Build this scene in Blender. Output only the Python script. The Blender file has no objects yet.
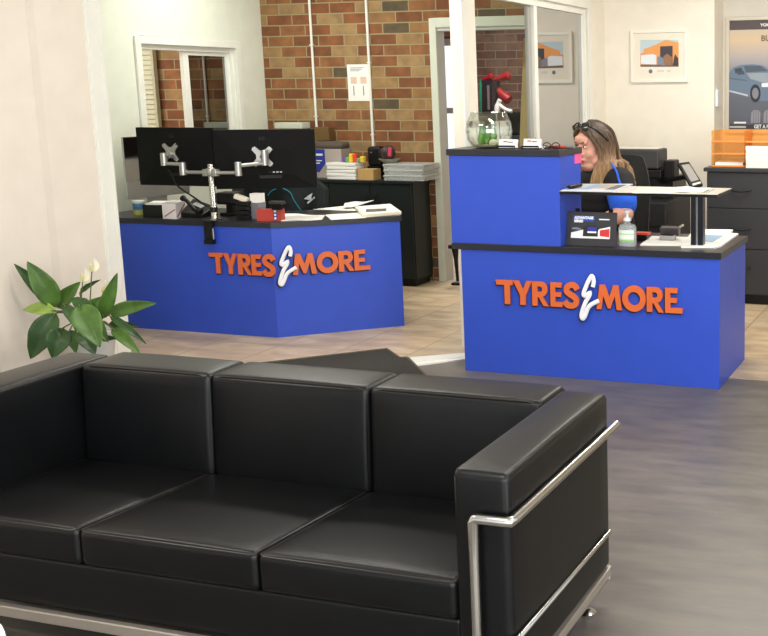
import bpy, bmesh, math, random
from mathutils import Vector, Matrix
random.seed(7)
S = bpy.context.scene
COL = S.collection
PI = math.pi
# ------------------------------------------------------------------ camera
F_PX, PX, PY, CAM_Z = 1069.9, 655.47, 269.22, 1.56
yaw, pit, rol = (math.radians(a) for a in (-16.634, 9.629, -0.395))
fw = Vector((math.sin(yaw)*math.cos(pit), math.cos(yaw)*math.cos(pit), -math.sin(pit)))
rt0 = Vector((math.cos(yaw), -math.sin(yaw), 0)); up0 = rt0.cross(fw)
rt = math.cos(rol)*rt0 + math.sin(rol)*up0; up = -math.sin(rol)*rt0 + math.cos(rol)*up0
CAM = Vector((0, 0, CAM_Z))
cd = bpy.data.cameras.new('camera'); cam = bpy.data.objects.new('camera', cd); COL.objects.link(cam)
m = Matrix((rt, up, -fw)).transposed().to_4x4(); m.translation = CAM
cam.matrix_world = m
cd.sensor_fit = 'HORIZONTAL'; cd.sensor_width = 36; cd.lens = F_PX*36/768
cd.shift_x = (384-PX)/768; cd.shift_y = (PY-318)/768
cd.clip_start = .05; cd.clip_end = 100
S.camera = cam
def ray(u, v): return rt*((u-PX)/F_PX) - up*((v-PY)/F_PX) + fw
def PZ(u, v, z): d = ray(u, v); return CAM + d*((z-CAM_Z)/d.z)
def PYY(u, v, y): d = ray(u, v); return CAM + d*(y/d.y)
def PXX(u, v, x): d = ray(u, v); return CAM + d*(x/d.x)
def PPL(u, v, p, n):
    d = ray(u, v); return CAM + d*((Vector(p)-CAM).dot(Vector(n))/d.dot(Vector(n)))

# ------------------------------------------------------------------ materials
def lin(c):
    return tuple((x/255/12.92 if x/255 <= .04045 else ((x/255+.055)/1.055)**2.4) for x in c)+(1,)
def new_mat(name):
    mt = bpy.data.materials.new(name); mt.use_nodes = True
    nt = mt.node_tree; return mt, nt, nt.nodes['Principled BSDF']
MATS = {}
def mat(name, c, rough=.5, metal=0, bump=0, bscale=60, var=0, vscale=8, coat=0, spec=.5, trans=0, ior=1.45, emit=0):
    if name in MATS: return MATS[name]
    mt, nt, b = new_mat(name); N = nt.nodes; L = nt.links
    b.inputs['Base Color'].default_value = lin(c); b.inputs['Roughness'].default_value = rough
    b.inputs['Metallic'].default_value = metal; b.inputs['Coat Weight'].default_value = coat
    b.inputs['Specular IOR Level'].default_value = spec
    b.inputs['Transmission Weight'].default_value = trans; b.inputs['IOR'].default_value = ior
    if emit:
        b.inputs['Emission Color'].default_value = lin(c); b.inputs['Emission Strength'].default_value = emit
    tc = N.new('ShaderNodeTexCoord')
    n = N.new('ShaderNodeTexNoise'); n.inputs['Scale'].default_value = vscale; n.inputs['Detail'].default_value = 5
    L.new(tc.outputs['Object'], n.inputs['Vector'])
    v = var if var else .03
    r = N.new('ShaderNodeValToRGB'); e = r.color_ramp.elements
    lc = lin(c)
    e[0].position = .3; e[1].position = .7
    e[0].color = tuple(x*(1-v) for x in lc[:3])+(1,); e[1].color = tuple(min(1, x*(1+v)) for x in lc[:3])+(1,)
    L.new(n.outputs['Fac'], r.inputs['Fac']); L.new(r.outputs['Color'], b.inputs['Base Color'])
    if bump:
        n2 = N.new('ShaderNodeTexNoise'); n2.inputs['Scale'].default_value = bscale; n2.inputs['Detail'].default_value = 3
        L.new(tc.outputs['Object'], n2.inputs['Vector'])
        bp = N.new('ShaderNodeBump'); bp.inputs['Strength'].default_value = bump; bp.inputs['Distance'].default_value = .01
        L.new(n2.outputs['Fac'], bp.inputs['Height']); L.new(bp.outputs['Normal'], b.inputs['Normal'])
    MATS[name] = mt
    return mt

def brick_mat(name, stops, mortar, gain=1.0, off=(0, 0), axis='X'):
    mt, nt, b = new_mat(name); N = nt.nodes; L = nt.links
    g = N.new('ShaderNodeNewGeometry'); sp = N.new('ShaderNodeSeparateXYZ'); cb = N.new('ShaderNodeCombineXYZ')
    L.new(g.outputs['Position'], sp.inputs[0])
    ax = N.new('ShaderNodeMath'); ax.operation = 'ADD'; ax.inputs[1].default_value = off[0]+100*.24
    az = N.new('ShaderNodeMath'); az.operation = 'ADD'; az.inputs[1].default_value = off[1]
    L.new(sp.outputs[axis], ax.inputs[0]); L.new(sp.outputs['Z'], az.inputs[0])
    L.new(ax.outputs[0], cb.inputs['X']); L.new(az.outputs[0], cb.inputs['Y'])
    br = N.new('ShaderNodeTexBrick'); L.new(cb.outputs[0], br.inputs['Vector'])
    br.inputs['Scale'].default_value = 1; br.inputs['Brick Width'].default_value = .24; br.inputs['Row Height'].default_value = .086
    br.inputs['Mortar Size'].default_value = .0052; br.inputs['Mortar Smooth'].default_value = .15
    br.inputs['Color1'].default_value = (0, 0, 0, 1); br.inputs['Color2'].default_value = (1, 1, 1, 1); br.inputs['Mortar'].default_value = (.5, .5, .5, 1)
    br.offset = .5
    rp = N.new('ShaderNodeValToRGB'); rp.color_ramp.interpolation = 'CONSTANT'
    els = rp.color_ramp.elements
    while len(els) < len(stops): els.new(.5)
    for e, (p, c) in zip(els, stops): e.position = p; e.color = tuple(x*gain for x in lin(c)[:3])+(1,)
    L.new(br.outputs['Color'], rp.inputs['Fac'])
    # blotchy firing marks across the bricks
    n = N.new('ShaderNodeTexNoise'); n.inputs['Scale'].default_value = 9; n.inputs['Detail'].default_value = 4
    L.new(cb.outputs[0], n.inputs['Vector'])
    nr = N.new('ShaderNodeValToRGB'); nr.color_ramp.elements[0].position = .35; nr.color_ramp.elements[0].color = (.8, .8, .8, 1)
    nr.color_ramp.elements[1].position = .7; nr.color_ramp.elements[1].color = (1.3, 1.25, 1.15, 1)
    L.new(n.outputs['Fac'], nr.inputs['Fac'])
    mx = N.new('ShaderNodeMix'); mx.data_type = 'RGBA'; mx.blend_type = 'MULTIPLY'; mx.inputs[0].default_value = 1
    L.new(rp.outputs['Color'], mx.inputs[6]); L.new(nr.outputs['Color'], mx.inputs[7])
    m2 = N.new('ShaderNodeMix'); m2.data_type = 'RGBA'
    L.new(br.outputs['Fac'], m2.inputs[0]); L.new(mx.outputs[2], m2.inputs[6])
    m2.inputs[7].default_value = tuple(x*gain for x in lin(mortar)[:3])+(1,)
    L.new(m2.outputs[2], b.inputs['Base Color']); b.inputs['Roughness'].default_value = .85
    bp = N.new('ShaderNodeBump'); bp.invert = True; bp.inputs['Strength'].default_value = .6; bp.inputs['Distance'].default_value = .008
    L.new(br.outputs['Fac'], bp.inputs['Height']); L.new(bp.outputs['Normal'], b.inputs['Normal'])
    return mt

BSTOPS = [(0, (116, 72, 44)), (.18, (136, 90, 56)), (.38, (148, 116, 78)), (.52, (124, 76, 46)), (.64, (152, 122, 84)), (.76, (130, 82, 50)), (.88, (92, 78, 58)), (.93, (142, 104, 66))]
M_BRICK = brick_mat('brick_wall', BSTOPS, (156, 142, 106), 1.0, (.05, -.024))
M_BRICK_DARK = brick_mat('far_brick_wall', [(0, (120, 84, 70)), (.3, (106, 72, 60)), (.6, (128, 98, 84)), (.8, (112, 78, 66))], (150, 140, 128), 1.0, (0, .02))

def streak_floor():
    mt, nt, b = new_mat('grey_vinyl_floor'); N = nt.nodes; L = nt.links
    g = N.new('ShaderNodeNewGeometry'); mp = N.new('ShaderNodeMapping'); mp.inputs['Scale'].default_value = (1.6, 6, 1)
    L.new(g.outputs['Position'], mp.inputs['Vector'])
    n = N.new('ShaderNodeTexNoise'); n.inputs['Scale'].default_value = 2.2; n.inputs['Detail'].default_value = 9; n.inputs['Roughness'].default_value = .62
    L.new(mp.outputs[0], n.inputs['Vector'])
    r = N.new('ShaderNodeValToRGB'); e = r.color_ramp.elements
    e[0].position = .32; e[0].color = lin((86, 81, 75)); e[1].position = .78; e[1].color = lin((114, 107, 97))
    L.new(n.outputs['Fac'], r.inputs['Fac']); L.new(r.outputs['Color'], b.inputs['Base Color'])
    r2 = N.new('ShaderNodeMapRange'); r2.inputs[3].default_value = .3; r2.inputs[4].default_value = .46
    L.new(n.outputs['Fac'], r2.inputs[0]); L.new(r2.outputs[0], b.inputs['Roughness'])
    bp = N.new('ShaderNodeBump'); bp.inputs['Strength'].default_value = .12; bp.inputs['Distance'].default_value = .004
    L.new(n.outputs['Fac'], bp.inputs['Height']); L.new(bp.outputs['Normal'], b.inputs['Normal'])
    return mt
def tile_floor():
    mt, nt, b = new_mat('beige_floor_tiles'); N = nt.nodes; L = nt.links
    g = N.new('ShaderNodeNewGeometry'); br = N.new('ShaderNodeTexBrick'); br.offset = 0
    mp = N.new('ShaderNodeMapping'); mp.inputs['Location'].default_value = (40.09, 40.37, 0)
    L.new(g.outputs['Position'], mp.inputs[0]); L.new(mp.outputs[0], br.inputs['Vector'])
    br.inputs['Scale'].default_value = 1; br.inputs['Brick Width'].default_value = .45; br.inputs['Row Height'].default_value = .45
    br.inputs['Mortar Size'].default_value = .004; br.inputs['Color1'].default_value = (.9, .9, .9, 1); br.inputs['Color2'].default_value = (1.08, 1.03, .98, 1)
    n = N.new('ShaderNodeTexNoise'); n.inputs['Scale'].default_value = 3.2; n.inputs['Detail'].default_value = 7; n.inputs['Distortion'].default_value = .6
    mp2 = N.new('ShaderNodeMapping'); mp2.inputs['Rotation'].default_value = (0, 0, .6); mp2.inputs['Scale'].default_value = (1, 2.4, 1)
    L.new(g.outputs['Position'], mp2.inputs[0]); L.new(mp2.outputs[0], n.inputs['Vector'])
    r = N.new('ShaderNodeValToRGB'); e = r.color_ramp.elements
    e[0].position = .3; e[0].color = lin((164, 146, 128)); e[1].position = .72; e[1].color = lin((214, 198, 168))
    k = e.new(.5); k.color = lin((194, 172, 142))
    L.new(n.outputs['Fac'], r.inputs['Fac'])
    mx = N.new('ShaderNodeMix'); mx.data_type = 'RGBA'; mx.blend_type = 'MULTIPLY'; mx.inputs[0].default_value = 1
    L.new(r.outputs['Color'], mx.inputs[6]); L.new(br.outputs['Color'], mx.inputs[7])
    m2 = N.new('ShaderNodeMix'); m2.data_type = 'RGBA'; L.new(br.outputs['Fac'], m2.inputs[0]); L.new(mx.outputs[2], m2.inputs[6])
    m2.inputs[7].default_value = lin((150, 132, 108))
    L.new(m2.outputs[2], b.inputs['Base Color']); b.inputs['Roughness'].default_value = .38
    return mt
def glass_mat(name, tint=(255, 255, 255), gloss=.08, rough=0.0):
    mt = bpy.data.materials.new(name); mt.use_nodes = True; nt = mt.node_tree; N = nt.nodes; L = nt.links
    N.remove(N['Principled BSDF']); o = N['Material Output']
    t = N.new('ShaderNodeBsdfTransparent'); t.inputs[0].default_value = lin(tint)
    g = N.new('ShaderNodeBsdfGlossy'); g.inputs['Roughness'].default_value = rough
    mx = N.new('ShaderNodeMixShader')
    fr = N.new('ShaderNodeLayerWeight'); fr.inputs['Blend'].default_value = .25
    mr = N.new('ShaderNodeMapRange'); mr.inputs[3].default_value = gloss; mr.inputs[4].default_value = min(1, gloss*2.2+.03)
    L.new(fr.outputs['Fresnel'], mr.inputs[0]); L.new(mr.outputs[0], mx.inputs[0])
    L.new(t.outputs[0], mx.inputs[1]); L.new(g.outputs[0], mx.inputs[2]); L.new(mx.outputs[0], o.inputs['Surface'])
    return mt
def ramp_z(name, z0, z1, stops, rough=.6):   # a print or a lock of hair whose own dye runs along its height
    mt, nt, b = new_mat(name); N = nt.nodes; L = nt.links
    g = N.new('ShaderNodeNewGeometry'); sp = N.new('ShaderNodeSeparateXYZ'); L.new(g.outputs['Position'], sp.inputs[0])
    mr = N.new('ShaderNodeMapRange'); mr.inputs[1].default_value = z0; mr.inputs[2].default_value = z1
    L.new(sp.outputs['Z'], mr.inputs[0]); r = N.new('ShaderNodeValToRGB'); els = r.color_ramp.elements
    while len(els) < len(stops): els.new(.5)
    for e, (p, c) in zip(els, stops): e.position = p; e.color = lin(c)
    L.new(mr.outputs[0], r.inputs['Fac']); L.new(r.outputs['Color'], b.inputs['Base Color']); b.inputs['Roughness'].default_value = rough
    return mt

M_WALL = mat('cream_white_paint', (236, 229, 214), .6, bump=.03, bscale=120)
M_WALL_OFF = mat('office_white_paint', (226, 228, 214), .6, bump=.03, bscale=120)
M_WALLGREY = mat('pale_grey_paint', (214, 208, 196), .6)
M_CEIL = mat('ceiling_white', (235, 232, 225), .8)
M_TRIM = mat('white_gloss_trim', (232, 231, 222), .35)
M_TRIMGREY = mat('grey_aluminium', (176, 174, 170), .35, .3)
M_BLUE = mat('blue_laminate', (47, 78, 190), .42, var=.03)
M_TOP = mat('charcoal_worktop', (36, 37, 43), .32, bump=.05, bscale=300)
M_ORANGE = mat('orange_sign_acrylic', (214, 104, 54), .4)
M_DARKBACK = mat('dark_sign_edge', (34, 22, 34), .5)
M_WHITE = mat('white_plastic', (236, 236, 236), .35)
M_PAPER = mat('white_paper', (240, 238, 232), .8)
M_PAPER2 = mat('cream_paper', (228, 220, 200), .8)
M_LEATHER = mat('black_leather', (8, 9, 11), .36, bump=.07, bscale=240, var=.25, vscale=5, spec=.38)
M_PIPING = mat('leather_piping', (34, 31, 29), .4)
M_CHROME = mat('brushed_steel', (200, 198, 194), .22, 1)
M_RAIL = mat('dull_steel_rail', (176, 168, 158), .42, .7)
M_ALU = mat('satin_aluminium', (186, 184, 180), .35, .85)
M_BLACK = mat('black_plastic', (14, 14, 15), .42, spec=.4)
M_BLACKM = mat('matt_black_plastic', (12, 12, 12), .65, spec=.18)
M_SCREEN = mat('dark_screen', (10, 10, 11), .08, spec=1.0)
M_CAB = mat('black_cabinet', (23, 29, 29), .45, var=.1)
M_CABG = mat('charcoal_cabinet', (52, 52, 55), .45)
M_MAT = mat('charcoal_mat', (58, 54, 48), .95, bump=.8, bscale=400, var=.2, vscale=60)
M_MATB = mat('mat_border', (96, 88, 74), .8)
M_LEAF = mat('leaf_green', (74, 108, 42), .38, var=.3, vscale=14, spec=.5)
M_LEAF2 = mat('leaf_light_green', (136, 162, 70), .4, var=.2, vscale=14)
M_LEAFD = mat('leaf_dark_green', (50, 80, 38), .38, var=.25, vscale=14)
M_STEM = mat('stem_green', (92, 110, 58), .5)
M_FLOWER = mat('cream_flower', (238, 236, 206), .6)
M_SPADIX = mat('spadix', (214, 206, 130), .7)
M_SOIL = mat('potting_soil', (60, 46, 36), .95, bump=.8, bscale=80)
M_SKIN = mat('skin', (222, 164, 142), .5, var=.06, vscale=20)
M_HAIR = ramp_z('brown_to_blonde_hair', .92, 1.36, [(0, (190, 156, 108)), (.45, (140, 108, 76)), (.7, (96, 74, 56)), (1, (74, 58, 46))], .6)
def streak(mt, sc, lo, hi):
    nt = mt.node_tree; N = nt.nodes; L = nt.links; b = N['Principled BSDF']; src = b.inputs['Base Color'].links[0].from_socket
    g = N.new('ShaderNodeNewGeometry'); mp = N.new('ShaderNodeMapping'); mp.inputs['Scale'].default_value = sc; L.new(g.outputs['Position'], mp.inputs[0])
    n = N.new('ShaderNodeTexNoise'); n.inputs['Scale'].default_value = 1; n.inputs['Detail'].default_value = 3; L.new(mp.outputs[0], n.inputs['Vector'])
    mr = N.new('ShaderNodeMapRange'); mr.inputs[1].default_value = .3; mr.inputs[2].default_value = .7; mr.inputs[3].default_value = lo; mr.inputs[4].default_value = hi; L.new(n.outputs['Fac'], mr.inputs[0])
    mx = N.new('ShaderNodeMix'); mx.data_type = 'RGBA'; mx.blend_type = 'MULTIPLY'; mx.inputs[0].default_value = 1
    L.new(src, mx.inputs[6]); L.new(mr.outputs[0], mx.inputs[7]); L.new(mx.outputs[2], b.inputs['Base Color'])
streak(M_HAIR, (90, 90, 9), .55, 1.35)
M_SHIRT = mat('black_shirt', (24, 24, 27), .8, bump=.2, bscale=300)
M_SHIRTBLUE = mat('royal_blue_fabric', (30, 92, 214), .75)
M_JEANS = mat('dark_trousers', (28, 30, 38), .85)
M_FABRIC = mat('charcoal_fabric', (46, 45, 45), .9, bump=.4, bscale=400)
M_RED = mat('red_card', (178, 58, 44), .5)
M_REDP = mat('red_plastic', (220, 84, 62), .45)
M_TEAL = mat('teal_piping', (30, 130, 150), .6)
M_KRAFT = mat('kraft_card', (190, 152, 96), .8)
M_AMBER = None
M_PINK = mat('pink_note', (255, 96, 150), .7)
M_PLANK = mat('pale_timber', (178, 158, 106), .7, var=.1, vscale=5)
M_CLEAR = glass_mat('clear_glass', (253, 255, 253), .1)
M_PANE = glass_mat('partition_glass', (244, 246, 244), .0)
M_MIRROR = glass_mat('mirror_film_glass', (40, 40, 38), .62, .012)
M_TINT = glass_mat('tinted_window_glass', (92, 86, 80), .32, .01)
def frosted(name, c, op, rough=.2):
    mt = bpy.data.materials.new(name); mt.use_nodes = True; nt = mt.node_tree; b = nt.nodes['Principled BSDF']
    b.inputs['Base Color'].default_value = lin(c); b.inputs['Roughness'].default_value = rough
    t = nt.nodes.new('ShaderNodeBsdfTransparent'); mx = nt.nodes.new('ShaderNodeMixShader'); mx.inputs[0].default_value = 1-op
    nt.links.new(b.outputs[0], mx.inputs[1]); nt.links.new(t.outputs[0], mx.inputs[2]); nt.links.new(mx.outputs[0], nt.nodes['Material Output'].inputs['Surface'])
    return mt
M_FROST = frosted('frosted_plastic', (232, 234, 232), .3)
M_BOTTLE = frosted('bottle_plastic', (226, 232, 230), .28, .1)
M_GEL = frosted('sanitiser_gel', (214, 224, 220), .25, .1)
M_CLEARPLASTIC = glass_mat('clear_plastic', (214, 220, 220), .16, .1)

# ------------------------------------------------------------------ mesh helpers
class MB:
    def __init__(s): s.v = []; s.f = []; s.mi = []
    def add(s, vs, fs, mi=0):
        o = len(s.v); s.v += [Vector(v) for v in vs]; s.f += [tuple(i+o for i in f) for f in fs]; s.mi += [mi]*len(fs); return s
    def box(s, x0, x1, y0, y1, z0, z1, mi=0):
        p = [(x, y, z) for z in (z0, z1) for y in (y0, y1) for x in (x0, x1)]
        return s.add(p, [(0, 2, 3, 1), (4, 5, 7, 6), (0, 1, 5, 4), (2, 6, 7, 3), (0, 4, 6, 2), (1, 3, 7, 5)], mi)
    def obox(s, c, half, rz=0, rx=0, ry=0, mi=0):
        M = Matrix.Rotation(rz, 3, 'Z') @ Matrix.Rotation(ry, 3, 'Y') @ Matrix.Rotation(rx, 3, 'X')
        p = [Vector(c)+M @ Vector((x*half[0], y*half[1], z*half[2])) for z in (-1, 1) for y in (-1, 1) for x in (-1, 1)]
        return s.add(p, [(0, 2, 3, 1), (4, 5, 7, 6), (0, 1, 5, 4), (2, 6, 7, 3), (0, 4, 6, 2), (1, 3, 7, 5)], mi)
    def prism(s, poly, z0, z1, mi=0):
        n = len(poly); a = sum(poly[i][0]*poly[(i+1) % n][1]-poly[(i+1) % n][0]*poly[i][1] for i in range(n))
        if a < 0: poly = poly[::-1]
        vs = [(x, y, z0) for x, y in poly]+[(x, y, z1) for x, y in poly]
        return s.add(vs, [tuple(range(n))[::-1], tuple(range(n, 2*n))]+[(i, (i+1) % n, n+(i+1) % n, n+i) for i in range(n)], mi)
    def plate(s, pts, nrm, t, mi=0):      # planar polygon given in 3D, thickened by t along nrm
        n = len(pts); nv = Vector(nrm)*t
        vs = [Vector(p) for p in pts]+[Vector(p)+nv for p in pts]
        return s.add(vs, [tuple(range(n))[::-1], tuple(range(n, 2*n))]+[(i, (i+1) % n, n+(i+1) % n, n+i) for i in range(n)], mi)
    def tube(s, pts, r, n=10, mi=0, flat=None, caps=True):
        pts = [Vector(p) for p in pts]; rr = r if isinstance(r, (list, tuple)) else [r]*len(pts)
        rings = []; prev = None
        for i, p in enumerate(pts):
            t = (pts[min(i+1, len(pts)-1)]-pts[max(i-1, 0)]).normalized()
            if prev is None:
                a = Vector((0, 0, 1)) if abs(t.z) < .9 else Vector((1, 0, 0)); u = (a-t*a.dot(t)).normalized()
            else: u = (prev-t*prev.dot(t)).normalized()
            prev = u; w = t.cross(u)
            k = 1.0
            if 0 < i < len(pts)-1:
                d1 = (p-pts[i-1]).normalized(); d2 = (pts[i+1]-p).normalized(); k = 1/max(.6, math.sqrt(max(.05, (1+d1.dot(d2))/2)))
            ring = []
            for j in range(n):
                q = u*math.cos(2*PI*j/n)*rr[i]*k+w*math.sin(2*PI*j/n)*rr[i]*k
                if flat: fn, fk = flat; q = q-Vector(fn)*q.dot(Vector(fn))*(1-fk)
                ring.append(p+q)
            rings.append(ring)
        vs = [v for ring in rings for v in ring]; fs = []
        for i in range(len(pts)-1):
            for j in range(n): fs.append((i*n+j, i*n+(j+1) % n, (i+1)*n+(j+1) % n, (i+1)*n+j))
        if caps: fs += [tuple(range(n))[::-1], tuple(range((len(pts)-1)*n, len(pts)*n))]
        return s.add(vs, fs, mi)
    def lathe(s, c, prof, n=28, mi=0, sx=1, sy=1):
        vs = []; fs = []
        for r, z in prof:
            for j in range(n): vs.append((c[0]+r*sx*math.cos(2*PI*j/n), c[1]+r*sy*math.sin(2*PI*j/n), c[2]+z))
        for i in range(len(prof)-1):
            for j in range(n): fs.append((i*n+j, i*n+(j+1) % n, (i+1)*n+(j+1) % n, (i+1)*n+j))
        if prof[0][0] > 1e-6: fs.append(tuple(range(n))[::-1])
        if prof[-1][0] > 1e-6: fs.append(tuple(range((len(prof)-1)*n, len(prof)*n)))
        return s.add(vs, fs, mi)
    def ell(s, c, r, n=14, mi=0, M=None):
        vs = []; fs = []; c = Vector(c)
        for i in range(1, n):
            for j in range(2*n):
                a = PI*i/n; b = PI*j/n
                q = Vector((r[0]*math.sin(a)*math.cos(b), r[1]*math.sin(a)*math.sin(b), r[2]*math.cos(a)))
                vs.append(c+(M @ q if M else q))
        k = 2*n
        for i in range(n-2):
            for j in range(k): fs.append((i*k+j, (i+1)*k+j, (i+1)*k+(j+1) % k, i*k+(j+1) % k))
        q = Vector((0, 0, r[2])); vs += [c+(M @ q if M else q), c-(M @ q if M else q)]
        t = (n-1)*k
        for j in range(k): fs += [(t, j, (j+1) % k), (t+1, (n-2)*k+(j+1) % k, (n-2)*k+j)]
        return s.add(vs, fs, mi)
    def cushion(s, x0, x1, y0, y1, z0, z1, r=.03, puff=(0, 0, 0), n=14, shear=0, tilt=0, mi=0):
        lo = Vector((x0, y0, z0)); hi = Vector((x1, y1, z1)); c = (lo+hi)/2; h = (hi-lo)/2; r = min(r, *h)
        fr = [-1+2*i/n for i in range(n+1)]
        def rr(hd): # grid lines packed toward the edges
            k = 1-r/hd
            return sorted(set([-1, -1+.12*(1-k), -1+.35*(1-k), -1+.65*(1-k), -k]+[f*k for f in fr]+[k, 1-.65*(1-k), 1-.35*(1-k), 1-.12*(1-k), 1]))
        for ax in range(3):
            a, b = [i for i in range(3) if i != ax]
            ga, gb = rr(h[a]), rr(h[b])
            for sg in (-1, 1):
                vs = []
                for u in ga:
                    for w in gb:
                        q = Vector((0, 0, 0)); q[ax] = sg*h[ax]; q[a] = u*h[a]; q[b] = w*h[b]
                        inn = Vector([max(-(h[i]-r), min(h[i]-r, q[i])) for i in range(3)])
                        d = q-inn
                        if d.length > 1e-9: q = inn+d.normalized()*r
                        q[ax] += sg*puff[ax]*max(0, 1-u*u)**.7*max(0, 1-w*w)**.7
                        q.y += shear*(q.z+h.z); q.z -= tilt*(q.y+h.y)*(q.z+h.z)/(2*h.z)
                        vs.append(c+q)
                nb = len(gb); fs = []
                for i in range(len(ga)-1):
                    for j in range(nb-1):
                        f = (i*nb+j, (i+1)*nb+j, (i+1)*nb+j+1, i*nb+j+1)
                        flip = (sg < 0) != (ax == 1)
                        fs.append(f[::-1] if flip else f)
                s.add(vs, fs, mi)
        return s
    def build(s, name, mts, parent=None, smooth=False, bevel=0, weld=False, seg=2):
        if not isinstance(mts, (list, tuple)): mts = [mts]
        off = Vector((0, 0, 0))
        if parent is not None: off = world_loc(parent)
        me = bpy.data.meshes.new(name); me.from_pydata([tuple(v-off) for v in s.v], [], s.f); me.update()
        for mt in mts: me.materials.append(mt)
        me.polygons.foreach_set('material_index', s.mi)
        if bevel or weld:
            bm = bmesh.new(); bm.from_mesh(me)
            bmesh.ops.remove_doubles(bm, verts=bm.verts, dist=1e-5)
            if bevel:
                ed = [e for e in bm.edges if len(e.link_faces) == 2 and e.calc_face_angle(0) > .5]
                bmesh.ops.bevel(bm, geom=ed, offset=bevel, segments=seg, profile=.5, affect='EDGES', clamp_overlap=True)
            bm.to_mesh(me); bm.free()
        if smooth:
            me.polygons.foreach_set('use_smooth', [True]*len(me.polygons))
            try: me.set_sharp_from_angle(angle=math.radians(48))
            except Exception: pass
        o = bpy.data.objects.new(name, me); COL.objects.link(o)
        if parent is not None: o.parent = parent
        return o
def world_loc(o):
    v = Vector((0, 0, 0))
    while o is not None: v = v+Vector(o.location); o = o.parent
    return v
def tag(o, label, cat, group=None, kind=None):
    o['label'] = label; o['category'] = cat
    if group: o['group'] = group
    if kind: o['kind'] = kind
    return o
def thing(name, label, cat, loc, group=None):
    o = bpy.data.objects.new(name, None); o.empty_display_size = .1; COL.objects.link(o); o.location = loc
    return tag(o, label, cat, group)
def struct(name, mb, mt, parent=None, **k):
    o = mb.build(name, mt, parent, **k)
    if parent is None: o['kind'] = 'structure'
    return o
def base(o):   # move the origin of a single-mesh thing to its base
    me = o.data; xs = [v.co for v in me.vertices]
    c = Vector(((min(v.x for v in xs)+max(v.x for v in xs))/2, (min(v.y for v in xs)+max(v.y for v in xs))/2, min(v.z for v in xs)))
    for v in me.vertices: v.co -= c
    o.location = c; return o
def single(name, mb, mt, label, cat, group=None, **k):
    return tag(base(mb.build(name, mt, None, **k)), label, cat, group)
DG = lambda: bpy.context.evaluated_depsgraph_get()
def to_mesh_obj(tmp, name, mts, parent, mapf, smooth=False):
    """evaluate a curve/modified object, map its vertices, link as a mesh child"""
    COL.objects.link(tmp); bpy.context.view_layer.update()
    me = bpy.data.meshes.new_from_object(tmp.evaluated_get(DG())); me.name = name
    dat = tmp.data; bpy.data.objects.remove(tmp)
    off = world_loc(parent) if parent is not None else Vector((0, 0, 0))
    for v in me.vertices: v.co = (mapf(v.co) if mapf else v.co)-off
    me.materials.clear()
    for mt in (mts if isinstance(mts, (list, tuple)) else [mts]): me.materials.append(mt)
    if smooth: me.polygons.foreach_set('use_smooth', [True]*len(me.polygons))
    o = bpy.data.objects.new(name, me); COL.objects.link(o)
    if parent is not None: o.parent = parent
    return o
def flat_shape(loops, depth, bev=0):
    cu = bpy.data.curves.new('shape', 'CURVE'); cu.dimensions = '2D'; cu.fill_mode = 'BOTH'; cu.extrude = depth/2
    cu.bevel_depth = bev
    for lp in loops:
        sp = cu.splines.new('POLY'); sp.points.add(len(lp)-1); sp.use_cyclic_u = True
        for p, q in zip(sp.points, lp): p.co = (q[0], q[1], 0, 1)
    return bpy.data.objects.new('shape', cu)
def text_obj(txt, size, depth=.0006, bold=0):
    cu = bpy.data.curves.new('text', 'FONT'); cu.body = txt; cu.size = size; cu.extrude = depth/2; cu.offset = bold; cu.resolution_u = 3
    return bpy.data.objects.new('text', cu)
def put_text(txt, size, mt, parent, org, ux, uz, name='lettering', depth=.0006, bold=0, wscale=1):
    ux, uz = Vector(ux), Vector(uz); nn = ux.cross(uz); org = Vector(org)
    return to_mesh_obj(text_obj(txt, size, depth, bold), name, mt, parent, lambda c: org+ux*c.x*wscale+uz*c.y+nn*c.z)
def smooth_path(pts, k=6):
    P = [Vector(p) for p in pts]; out = []
    for i in range(len(P)-1):
        p0, p1, p2, p3 = P[max(i-1, 0)], P[i], P[i+1], P[min(i+2, len(P)-1)]
        for j in range(k):
            t = j/k
            out.append(.5*((2*p1)+(p2-p0)*t+(2*p0-5*p1+4*p2-p3)*t*t+(3*p1-p0-3*p2+p3)*t**3))
    return out+[P[-1]]
def ribbon(pts, w):
    P = smooth_path([(x, y, 0) for x, y in pts], 6); L, R = [], []
    for i, p in enumerate(P):
        t = (P[min(i+1, len(P)-1)]-P[max(i-1, 0)]).normalized(); n = Vector((-t.y, t.x, 0))*w/2
        L.append((p+n)[:2]); R.append((p-n)[:2])
    return L+R[::-1]
def arc(cx, cy, rx, ry, a0, a1, n=10):
    return [(cx+rx*math.cos(a0+(a1-a0)*i/n), cy+ry*math.sin(a0+(a1-a0)*i/n)) for i in range(n+1)]

# ------------------------------------------------------------------ the setting
XL, XOFF, XP, YB, YBR, H = -4.846, -5.75, -2.9, 8.33, 7.816, 2.75
XR, YF = 2.6, -2.6
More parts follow.
